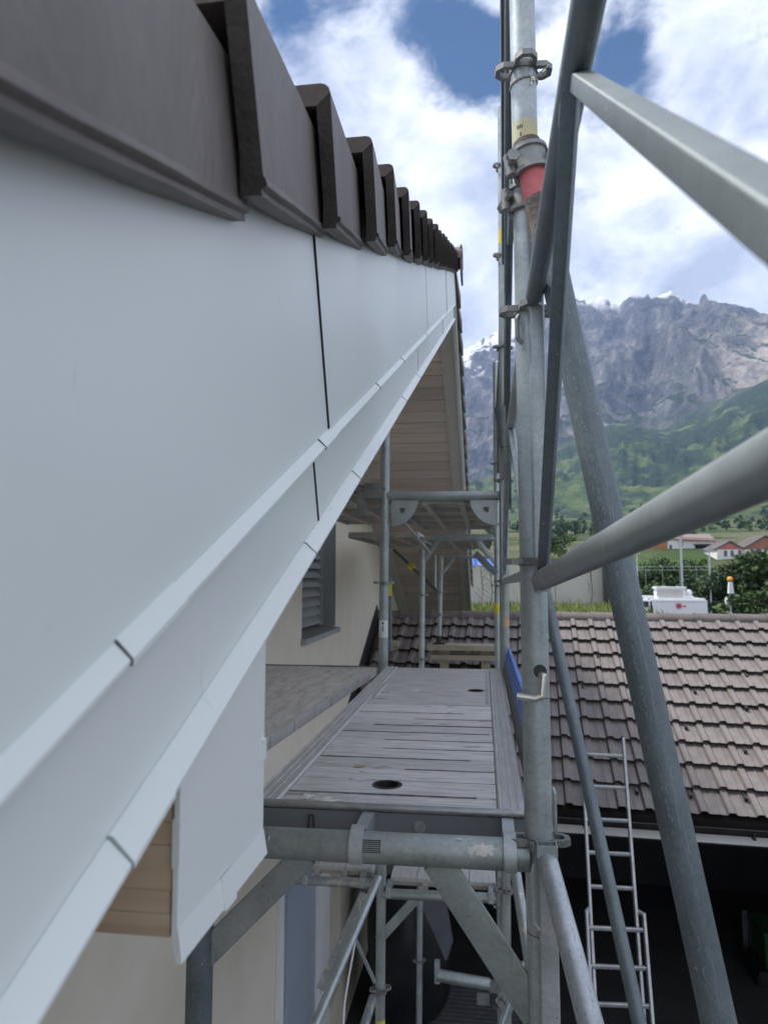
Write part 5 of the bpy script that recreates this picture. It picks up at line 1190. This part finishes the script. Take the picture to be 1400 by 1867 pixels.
# clamp at the left pole head
m = MB(); c = onY(683, 900, 3.58); m.box(c.x - .05, c.x + .05, c.y - .04, c.y + .03, c.z - .03, c.z + .05); m.box(c.x - .085, c.x - .04, c.y - .03, c.y + .02, c.z - .11, c.z + .01); m.tube((c.x + .06, c.y - .03, c.z + .02), (c.x - .1, c.y - .03, c.z + .02), .012, n=10)
tag(m.build('tube_coupler', cast, bevel=.006), 'dark clamp at the head of the inner pole beside the fascia edge', 'clamp', 'tube couplers')

# packing timbers on the roof
t0 = (-0.64, 0.21)
m = MB(); m.box(t0[0], t0[1], YD - .17, YD + .13, -0.875, -0.815); tag(m.build('packing_timber', block_wood, bevel=.004), 'upper packing plank under the prop on the garage roof', 'timber', 'packing timbers')
m = MB(); m.box(t0[0] + .04, t0[1] + .02, YD - .13, YD + .15, -0.985, -0.925); tag(m.build('packing_timber', block_wood, bevel=.004), 'lower packing plank resting just above the tiles', 'timber', 'packing timbers')
for x in (-0.45, 0.02):
    m = MB(); m.box(x - .06, x + .06, YD - .06, YD + .06, -0.924, -0.876); tag(m.build('packing_block', block_wood), 'block between the two packing planks, %s end' % ('inner' if x < -.2 else 'outer'), 'timber', 'packing timbers')
    m = MB(); rz_ = GO.z - ((GO - V((x, YD, 0))).x * 0)
    zb = (GO.dot(GN) - GN.x * x - GN.y * YD) / GN.z
    m.box(x - .05, x + .05, YD - .05, YD + .05, min(zb, -1.0) - .0, -0.986); tag(m.build('packing_block', block_wood), 'block under the lower packing plank, %s end' % ('inner' if x < -.2 else 'outer'), 'timber', 'packing timbers')
a = onRoof(712, 1182); m = MB(); m.box(a.x - .14, a.x + .10, a.y - .10, a.y + .06, a.z - .02, a.z + .09); tag(m.build('packing_block', block_wood, bevel=.004), 'small board lying on the roof tiles beside the wall flashing', 'timber', 'packing timbers')

# ------------------------------------------------------------------ plants
def leaves(name, mat, parent, centres, per, size, seed, spread, flat=0.7):
    rr = random.Random(seed); vs, fs = [], []
    for c, rad in centres:
        for _ in range(per):
            d = V((rr.gauss(0, 1), rr.gauss(0, 1), rr.gauss(0, 1))).normalized() * rad * (rr.random() ** 0.4)
            p = V(c) + V((d.x, d.y, d.z * flat)); s_ = size * rr.uniform(.6, 1.3)
            u = V((rr.gauss(0, 1), rr.gauss(0, 1), rr.gauss(0, .7))).normalized(); w_ = u.cross(V((rr.gauss(0, 1), rr.gauss(0, 1), rr.gauss(0, 1)))).normalized()
            o = len(vs); vs += [p - u * s_ * .5, p + w_ * s_ * .28, p + u * s_ * .5, p - w_ * s_ * .28]; fs.append((o, o + 1, o + 2, o + 3))
    base = V(parent['_o']) if parent else V((0, 0, 0))
    me = bpy.data.meshes.new(name); me.from_pydata([v - base for v in vs], [], fs); me.materials.append(mat)
    o = bpy.data.objects.new(name, me); COL.objects.link(o)
    if parent: o.parent = parent; o['_o'] = tuple(base)
    return o
def plant(name, label, cat, base, w_, h, mats, seed, clumps=16, per=130, leaf=0.22, trunk=True, group=None, depth=None):
    rr = random.Random(seed); t = thing(name, label, cat, base, group); base = V(base); depth = depth or w_ * .8
    th = h * (0.32 if trunk else 0.12)
    m = MB(); m.tube(base - V((0, 0, .1)), base + V((0, 0, h * .55)), max(.05, w_ * .035), max(.03, w_ * .015), n=8)
    for k in range(5):
        an = rr.uniform(0, 2 * pi); b0 = base + V((0, 0, h * rr.uniform(.18, .45))); m.tube(b0, b0 + V((cos(an) * w_ * .3, sin(an) * depth * .3, h * .28)), max(.03, w_ * .014), max(.012, w_ * .006), n=6)
    m.build('trunk', bark, t)
    cs = []
    for k in range(clumps):
        an = rr.uniform(0, 2 * pi); q_ = rr.random() ** .6; zz = rr.random()
        rad = sin(pi * (0.12 + 0.76 * zz)) ; cs.append((base + V((cos(an) * q_ * rad * w_ * .45, sin(an) * q_ * rad * depth * .45, th * .6 + zz * (h - th * .6) * .95)), w_ * rr.uniform(.12, .22)))
    k = max(1, len(mats))
    for i, mt_ in enumerate(mats): leaves('crown', mt_, t, cs[i::k], per, leaf, seed * 10 + i, 0)
    return t
def at_ground(px, py_top, Y, gz=None):
    p = onY(px, py_top, Y); a = math.atan2(p.x, p.y); r = hypot(p.x, p.y); z = terrain_z(r, a) if r > 60 else GZ
    return V((p.x, Y, z)), p.z - z
# big dark tree at the right edge
for (px, py, Y, wpx, mats, seed, lab) in ((1392, 1018, 34, 130, [leaf_dark, leaf_mid], 11, 'largest dark bushy tree at the right edge behind the garage ridge'),
                                          (1318, 1040, 53, 90, [leaf_dark, leaf_mid, leaf_dark], 12, 'broad dark shrub left of the largest tree'),
                                          (1368, 1074, 31, 52, [leaf_mid, leaf_dark], 13, 'lower leafy shrub at the foot of the largest tree')):
    b, h = at_ground(px, py, Y); plant('tree', lab, 'tree', b, wpx / PXF * Y * 1.25, h, mats, seed, 46, 230, 0.30, group='trees beyond the garage', depth=6)
bush_spots = [(1105, 1010, 62, 70), (1150, 1006, 66, 70), (1195, 1000, 70, 80), (1235, 998, 72, 75), (1278, 998, 74, 60), (1130, 1048, 58, 60), (1175, 1052, 60, 70), (1215, 1048, 61, 70), (1255, 1045, 60, 60), (1295, 1030, 64, 70), (1335, 1022, 66, 70), (1385, 1020, 68, 80)]
blabels = ['shrub right behind the raking tube on the bank', 'olive shrub below the orange timber house', 'shrub below the gap between orange and white houses', 'tall shrub below the white house', 'shrub below the brown roofed house', 'low shrub behind the motorhome cab', 'low shrub behind the roof boxes of the motorhome',
           'low shrub behind the antenna of the motorhome', 'low shrub behind the rear of the motorhome', 'shrub left of the long white house', 'shrub below the red gable', 'shrub below the brown gable']
for i, ((px, py, Y, wpx), lab) in enumerate(zip(bush_spots, blabels)):
    b, h = at_ground(px, py + 15, Y); plant('shrub', lab, 'shrub', b, wpx / PXF * Y * 1.3, h * .93, [leaf_mid, leaf_dark] if i % 3 else [leaf_dark, leaf_mid], 40 + i, 26, 150, 0.34, False, 'shrubs on the railway bank', depth=5)
b, h = at_ground(1030, 968, 75); plant('tree', 'light green young tree above the near guardrail', 'tree', b, 3.6, h, [leaf_light, leaf_mid], 71, 26, 130, 0.3, True, 'trees beyond the garage')
b, h = at_ground(1010, 975, 90); plant('tree', 'dark round tree left of the light green one', 'tree', b, 5.5, h, [leaf_dark, leaf_mid], 72, 26, 130, 0.34, True, 'trees beyond the garage')

# grass bank and retaining wall behind the garage
m = MB(); zb = -0.95
prof = [(11.6, GZ + .1), (12.4, zb - .25), (14.0, zb), (18.6, zb + .12), (19.6, zb + .1)]
n = len(prof); nx = 30; X0_, X1_ = -1.5, 3.45
vs = [V((X0_ + (X1_ - X0_) * i / nx, y, z + (0.07 * noise.noise(V((i * .6, y, 0))) if k else 0))) for i in range(nx + 1) for k, (y, z) in enumerate(prof)]
m.add(vs, [(i * n + k, i * n + k + 1, (i + 1) * n + k + 1, (i + 1) * n + k) for i in range(nx) for k in range(n - 1)])
m.add([V((X1_, y, z)) for y, z in prof] + [V((X1_, 19.6, GZ)), V((X1_, 11.6, GZ))], [tuple(range(n + 2))])
tag(m.build('grass_bank', grass_soil), kind='structure')
rr = random.Random(5); vs, fs = [], []
for i in range(5200):
    x, y = rr.uniform(-1.4, 3.4), rr.uniform(12.6, 19.4); h = rr.uniform(.06, .22) * (1.6 if rr.random() < .12 else 1); an = rr.uniform(0, pi); c, s_ = cos(an), sin(an); lean_ = V((rr.uniform(-.4, .4), rr.uniform(-.4, .4), 1)) * h
    p = V((x, y, zb - .06 + .1 * min(1, max(0, (y - 12.6) / 1.5)))); w_ = rr.uniform(.012, .03); o = len(vs)
    vs += [p - V((c, s_, 0)) * w_, p + V((c, s_, 0)) * w_, p + lean_ * .6 + V((c, s_, 0)) * w_ * .6, p + lean_]; fs.append((o, o + 1, o + 2, o + 3))
me = bpy.data.meshes.new('grass'); me.from_pydata(vs, [], fs); me.materials.append(leaf_light); o = bpy.data.objects.new('grass', me); COL.objects.link(o); tag(o, 'rough yellowish grass on the bank below the concrete wall', 'grass', kind='stuff')
t = thing('retaining_wall', 'pale concrete wall behind the grass bank', 'wall', (1.5, 20.1, GZ))
wtop = onY(960, 1030, 20).z
xs = [-2.4, -0.9, 0.5, 1.95, 3.34]
for i in range(4):
    m = MB(); m.box(xs[i] + .006, xs[i + 1] - .006, 20.0, 20.3, GZ, wtop + (0.02 if i % 2 else 0)); m.build('wall_panel', concrete, t)
m = MB(); a = onY(1098, 1012, 19.8); m.box(a.x, a.x + .18, 19.7, 19.95, GZ, a.z); tag(m.build('post', dark_gutter), 'dark post at the end of the concrete wall', 'post')
a, b = onY(846, 1016, 20.05), onY(906, 1031, 20.05); m = MB()
K = 10
for i in range(K):
    x0, x1 = a.x + (b.x - a.x) * i / K, a.x + (b.x - a.x) * (i + 1) / K; d0, d1 = .04 * sin(i * 1.9), .04 * sin((i + 1) * 1.9)
    m.add([V((x0, 19.97 + d0, wtop - .02)), V((x1, 19.97 + d1, wtop - .02)), V((x1, 20.1 + d1, a.z)), V((x0, 20.1 + d0, a.z)), V((x0, 20.28, a.z)), V((x1, 20.28, a.z)), V((x1, 20.33, wtop - .02)), V((x0, 20.33, wtop - .02))], [(0, 1, 2, 3), (3, 2, 5, 4), (4, 5, 6, 7)])
tag(m.build('blue_tarp', blue_paint), 'blue tarpaulin over the top of the concrete wall', 'tarpaulin')
for i, (px, hh) in enumerate(((876, 1036), (893, 1042), (1075, 1040))):
    m = MB(); a = onY(px, hh, 18.5); base = V((a.x, 18.5, zb)); m.path([base, base + V((.05, 0, (a.z - zb) * .5)), V((a.x, 18.5, a.z))], .012, 5)
    for k in range(6): q_ = base + V((0, 0, (a.z - zb) * (.3 + .11 * k))); m.tube(q_, q_ + V((rr.uniform(-.2, .2), rr.uniform(-.1, .1), .15)), .006, n=4)
    tag(m.build('dry_stem', bark), ['dry thin stem left of the third outer pole before the wall', 'second dry stem close to the third outer pole', 'dry stem before the wall left of the raking tube'][i], 'plant', 'dry stems before the wall')

# railing, lamp posts, beacon post
YR = 63.5
t = thing('bank_railing', 'pale metal railing along the top of the railway bank', 'railing', onY(1210, 1060, YR))
ra_, rb_ = onY(1085, 1034, YR), onY(1300, 1033, YR)
for dz in (0.0, -0.28): m = MB(); m.tube(ra_ + V((0, 0, dz)), rb_ + V((0, 0, dz)), .022, n=6); m.build('rail', galv, t)
for k in range(8):
    p = ra_ + (rb_ - ra_) * k / 7; m = MB(); m.tube(p + V((0, 0, .1)), V((p.x, YR, GZ)), .022, n=6); m.build('railing_post', galv_green, t)
for (px, y0, y1, Y, r, lab) in ((1240, 974, 1036, 58, .11, 'tall pale mast in front of the white house'), (1292, 1003, 1112, 52, .07, 'thin grey mast behind the rear of the motorhome'), (1160, 1008, 1082, 50, .06, 'thin grey mast beside the raking tube')):
    a = onY(px, y0, Y); t = thing('mast', lab, 'mast', (a.x, Y, GZ), 'masts beyond the garage')
    m = MB(); m.tube((a.x, Y, GZ), (a.x, Y, a.z), r, r * .7, n=8); m.build('pole', galv_bright, t)
    m = MB(); m.box(a.x - .25, a.x + .25, Y - .06, Y + .06, a.z - .05, a.z + .06); m.build('cross_arm', galv_bright, t)
a = onY(1330, 1056, 33); t = thing('beacon_post', 'white post with an orange top standing before the dark shrubs', 'post', (a.x, 33, GZ))
m = MB(); m.tube((a.x, 33, GZ), (a.x, 33, a.z - .15), .05, n=8); m.build('pole', galv, t)
m = MB(); m.hexa([(a.x - .10, 32.9, a.z - .62), (a.x + .12, 32.9, a.z - .62), (a.x + .12, 33.1, a.z - .62), (a.x - .10, 33.1, a.z - .62)], [(a.x - .06, 32.92, a.z - .12), (a.x + .08, 32.92, a.z - .12), (a.x + .08, 33.08, a.z - .12), (a.x - .06, 33.08, a.z - .12)]); m.build('white_board', white_paint, t)
m = MB(); m.ball((a.x, 33, a.z), .13, 10, (1, 1, .9)); m.build('orange_top', orange_plastic, t)
m = MB(); m.ball((a.x - .16, 32.95, a.z - .95), .14, 8, (.8, .6, 1.5)); m.build('hanging_bag', white_paint, t)

# motorhome behind the garage ridge
YM = 46.0
mh = thing('motorhome', 'white motorhome with a roof box and a red emblem behind the garage ridge', 'motorhome', onY(1225, 1100, YM) * 1 + V((0, 1, 0)))
mh.location.z = GZ; mh['_o'] = tuple(mh.location)
A, B = onY(1188, 1091, YM), onY(1291, 1091, YM); C_ = onY(1163, 1094, YM)
m = MB(); m.hexa([(A.x, YM, GZ + .7), (B.x, YM, GZ + .7), (B.x, YM + 2.2, GZ + .7), (A.x, YM + 2.2, GZ + .7)], [(A.x - .1, YM, A.z), (B.x - .06, YM, A.z), (B.x - .06, YM + 2.2, A.z), (A.x - .1, YM + 2.2, A.z)]); m.build('body', van_white, mh, bevel=.10)
m = MB(); m.poly_extrude([(C_.x - .6, YM + .1, GZ + .6), (A.x + .1, YM + .1, GZ + .6), (A.x + .1, YM + .1, C_.z + .02), (C_.x + .15, YM + .1, C_.z - .08), (C_.x - .35, YM + .1, C_.z - .9)], (0, 2.0, 0)); m.build('cab', van_white, mh, bevel=.06)
m = MB(); a, b = onY(1168, 1096, YM + .08), onY(1182, 1107, YM + .08); m.box(a.x, b.x, YM + .075, YM + .115, b.z, a.z); m.build('window', pane_glass, mh)
m = MB(); a, b = onY(1197, 1091, YM + .8), onY(1246, 1070, YM + .8); m.box(a.x - .08, b.x + .08, YM + .5, YM + 1.6, b.z - .12, b.z); m.box(a.x, b.x, YM + .52, YM + 1.58, a.z - .02, b.z - .12); m.build('roof_box', white_lbl, mh)
m = MB(); a, b = onY(1197, 1088, YM + .49), onY(1244, 1076, YM + .49); m.box(a.x, b.x, YM + .49, YM + .515, a.z, b.z); m.build('box_panel', concrete, mh)
m = MB(); a = onY(1254, 1081, YM + .8); m.ball(a, .24, 12, (1, .6, .9)); m.tube(a, a - V((0, 0, .4)), .06, n=8); m.build('roof_antenna', van_white, mh)
for x in (1180, 1252): m = MB(); a = onY(x, 1090, YM + .7); m.box(a.x - .35, a.x + .35, YM + .5, YM + 1.2, A.z - .01, a.z + .14); m.build('roof_vent', van_white, mh, bevel=.04)
m = MB(); a = onY(1237, 1105, YM - .01)
pts = []
for i in range(16): an = pi / 2 + 2 * pi * i / 16; rr_ = .26 if i % 2 == 0 else .12; pts.append(V((a.x + cos(an) * rr_, YM - .012, a.z + sin(an) * rr_)))
m.poly_extrude(pts, (0, .01, 0)); m.box(a.x + .22, a.x + .42, YM - .012, YM - .004, a.z - .05, a.z + .03); m.build('red_emblem', red_emblem, mh)
m = MB(); m.box(A.x + .2, B.x - .2, YM - .008, YM - .002, A.z - .22, A.z - .19); m.build('trim_line', concrete, mh)
for x in (A.x + .4, B.x - 1.1):
    m = MB(); m.tube((x, YM - .02, GZ + .36), (x, YM + .25, GZ + .36), .36, n=16); m.build('wheel', dark_plastic, mh)

# village houses on the far slope
YV = 300.0
def vhouse(px0, px1, pye, pyb, ridge_px, py_r, label, wallm, roofm, depth=14, gable_front=True, wins=(), gable_mat=None, over=0.45, Y=YV):
    a, b = onY(px0, pye, Y), onY(px1, pyb, Y); zb_ = min(b.z, terrain_z(hypot(a.x, Y), math.atan2(a.x, Y))) - 1.5
    t = thing('village_house', label, 'house', ((a.x + b.x) / 2, Y + depth / 2, zb_), 'houses of the village on the slope')
    zr = onY(ridge_px, py_r, Y).z; xr = onY(ridge_px, py_r, Y).x
    m = MB()
    if gable_front:
        m.poly_extrude([(a.x, Y, zb_), (b.x, Y, zb_), (b.x, Y, a.z), (xr, Y, zr - .3), (a.x, Y, a.z)], (0, depth, 0)); m.build('wall', wallm, t)
        if gable_mat: m = MB(); m.poly_extrude([(a.x, Y - .12, a.z - .1), (b.x, Y - .12, a.z - .1), (xr, Y - .12, zr - .35)], (0, .1, 0)); m.build('gable_board', gable_mat, t)
        m = MB()
        for (xe, s_) in ((a.x, -1), (b.x, 1)):
            sl_ = (zr - a.z) / max(.1, abs(xr - xe)); xo = xe + s_ * over; zo = a.z - sl_ * over
            m.hexa([(xr, Y - over, zr), (xo, Y - over, zo), (xo, Y + depth + over, zo), (xr, Y + depth + over, zr)], [(xr, Y - over, zr + .45), (xo, Y - over, zo + .45), (xo, Y + depth + over, zo + .45), (xr, Y + depth + over, zr + .45)])
        m.build('roof', roofm, t)
    else:
        m.box(a.x, b.x, Y, Y + depth, zb_, a.z); m.build('wall', wallm, t); m = MB()
        m.hexa([(a.x - over, Y - over, a.z), (b.x + over, Y - over, a.z), (b.x + over, Y + depth / 2, zr), (a.x - over, Y + depth / 2, zr)], [(a.x - over, Y - over, a.z + .4), (b.x + over, Y - over, a.z + .4), (b.x + over, Y + depth / 2, zr + .4), (a.x - over, Y + depth / 2, zr + .4)])
        m.hexa([(a.x - over, Y + depth + over, a.z), (b.x + over, Y + depth + over, a.z), (b.x + over, Y + depth / 2, zr), (a.x - over, Y + depth / 2, zr)], [(a.x - over, Y + depth + over, a.z + .4), (b.x + over, Y + depth + over, a.z + .4), (b.x + over, Y + depth / 2, zr + .4), (a.x - over, Y + depth / 2, zr + .4)])
        m.build('roof', roofm, t)
    for (x, y, w_, h_) in wins:
        p = onY(x, y, Y - .06); q_ = MB(); q_.box(p.x - w_ / 2, p.x + w_ / 2, Y - .13, Y - .02, p.z - h_ / 2, p.z + h_ / 2); q_.build('window', pane_glass, t)
    return t
vhouse(1178, 1216, 985, 1006, 1200, 979, 'orange timber house with a grey roof left of the white house', orange_wood, village_grey_roof, 12, False, [(1189, 993, 1.6, 1.3)])
h2_ = vhouse(1216, 1300, 984, 1010, 1240, 974, 'white house with a red and white roof edge in the village', village_white, village_grey_roof, 14, False, [(1241, 992, 1.2, 2.0), (1222, 997, 1.0, 1.6)])
a, b = onY(1216, 976, YV - 1.2), onY(1303, 988, YV - 1.2)
m = MB(); m.hexa([(onY(1236, 980, YV - 1.2).x, YV - 1.4, onY(1236, 984.5, YV - 1.2).z), (b.x, YV - 1.4, onY(1303, 986.5, YV - 1.2).z), (b.x, YV - .9, onY(1303, 986.5, YV - 1.2).z), (onY(1236, 980, YV - 1.2).x, YV - .9, onY(1236, 984.5, YV - 1.2).z)],
                 [(onY(1236, 980, YV - 1.2).x, YV - 1.4, onY(1236, 979, YV - 1.2).z), (b.x, YV - 1.4, onY(1303, 982, YV - 1.2).z), (b.x, YV - .9, onY(1303, 982, YV - 1.2).z), (onY(1236, 980, YV - 1.2).x, YV - .9, onY(1236, 979, YV - 1.2).z)]); m.build('red_edge', village_red, h2_)
m = MB(); p0_, p1_ = onY(1236, 981.6, YV - 1.5), onY(1303, 984.3, YV - 1.5); m.bar(p0_, p1_, .2, .35); m.build('white_edge', village_white, h2_)
vhouse(1234, 1272, 976, 990, 1252, 963, 'dark gabled house rising behind the white house', village_roof, village_roof, 12, True, Y=330.0)
vhouse(1266, 1318, 994, 1004, 1290, 985, 'low house with a brown tiled roof beside the white house', village_white, village_roof, 12, False)
wl = [(1322, 1009, 1.0, 2.0), (1334, 1009, 1.0, 2.0), (1348, 1008, 1.0, 2.0)]
vhouse(1306, 1354, 1001, 1026, 1330, 988, 'long white house with a red gable', village_white, village_roof, 16, True, wl, village_red, Y=260.0)
vhouse(1354, 1440, 1001, 1026, 1394, 978, 'white house with a brown gable at the right edge', village_white, village_roof, 16, True, [(1370, 1007, 1.0, 2.2), (1382, 1006, 1.0, 2.2), (1396, 1005, 1.4, 2.4)], village_brown, Y=262.0)

# scattered trees and hedgerows on the slope beyond the village, too many to tell apart
rr = random.Random(91); vs, fs = [], []
for i in range(170):
    while True:
        a = radians(rr.uniform(-4, 22)); r = 430 * (1700 / 430) ** rr.random()
        if noise.noise(V((r * sin(a) / 120, r * cos(a) / 160, 12.0))) > 0.02: break
    z = terrain_z(r, a); h = rr.uniform(5, 12); w_ = h * rr.uniform(.35, .55); c = V((r * sin(a), r * cos(a), z))
    for k in range(46):
        d = V((rr.gauss(0, 1), rr.gauss(0, 1), rr.gauss(0, 1))).normalized() * rr.random() ** .4
        p = c + V((d.x * w_, d.y * w_, h * .55 + d.z * h * .48)); s_ = h * rr.uniform(.10, .2)
        u = V((rr.gauss(0, 1), rr.gauss(0, 1), rr.gauss(0, 1))).normalized(); v = u.cross(V((rr.gauss(0, 1), rr.gauss(0, 1), rr.gauss(0, 1)))).normalized(); o = len(vs)
        vs += [p - u * s_, p + v * s_, p + u * s_, p - v * s_]; fs.append((o, o + 1, o + 2, o + 3))
me = bpy.data.meshes.new('distant_woods'); me.from_pydata(vs, [], fs); me.materials.append(leaf_mid); o = bpy.data.objects.new('distant_woods', me); COL.objects.link(o)
tag(o, 'scattered dark trees and hedges on the slope above the village', 'trees', kind='stuff')

# ------------------------------------------------------------------ air
hz = MB(); hz.box(-5200, 5200, -600, 5200, GZ - 3.0, 2100)
hm = bpy.data.materials.new('air'); hm.use_nodes = True; ht = hm.node_tree; ht.nodes.clear()
ho = ht.nodes.new('ShaderNodeOutputMaterial'); pv = ht.nodes.new('ShaderNodeVolumePrincipled')
pv.inputs['Color'].default_value = (0.44, 0.62, 1.0, 1); pv.inputs['Density'].default_value = 0.00008; pv.inputs['Anisotropy'].default_value = 0.2
ht.links.new(pv.outputs[0], ho.inputs['Volume'])
hobj = hz.build('haze', hm); tag(hobj, kind='stuff')
S.cycles.volume_bounces = 1
S.cycles.max_bounces = 8; S.cycles.diffuse_bounces = 4
S.cycles.use_denoising = True
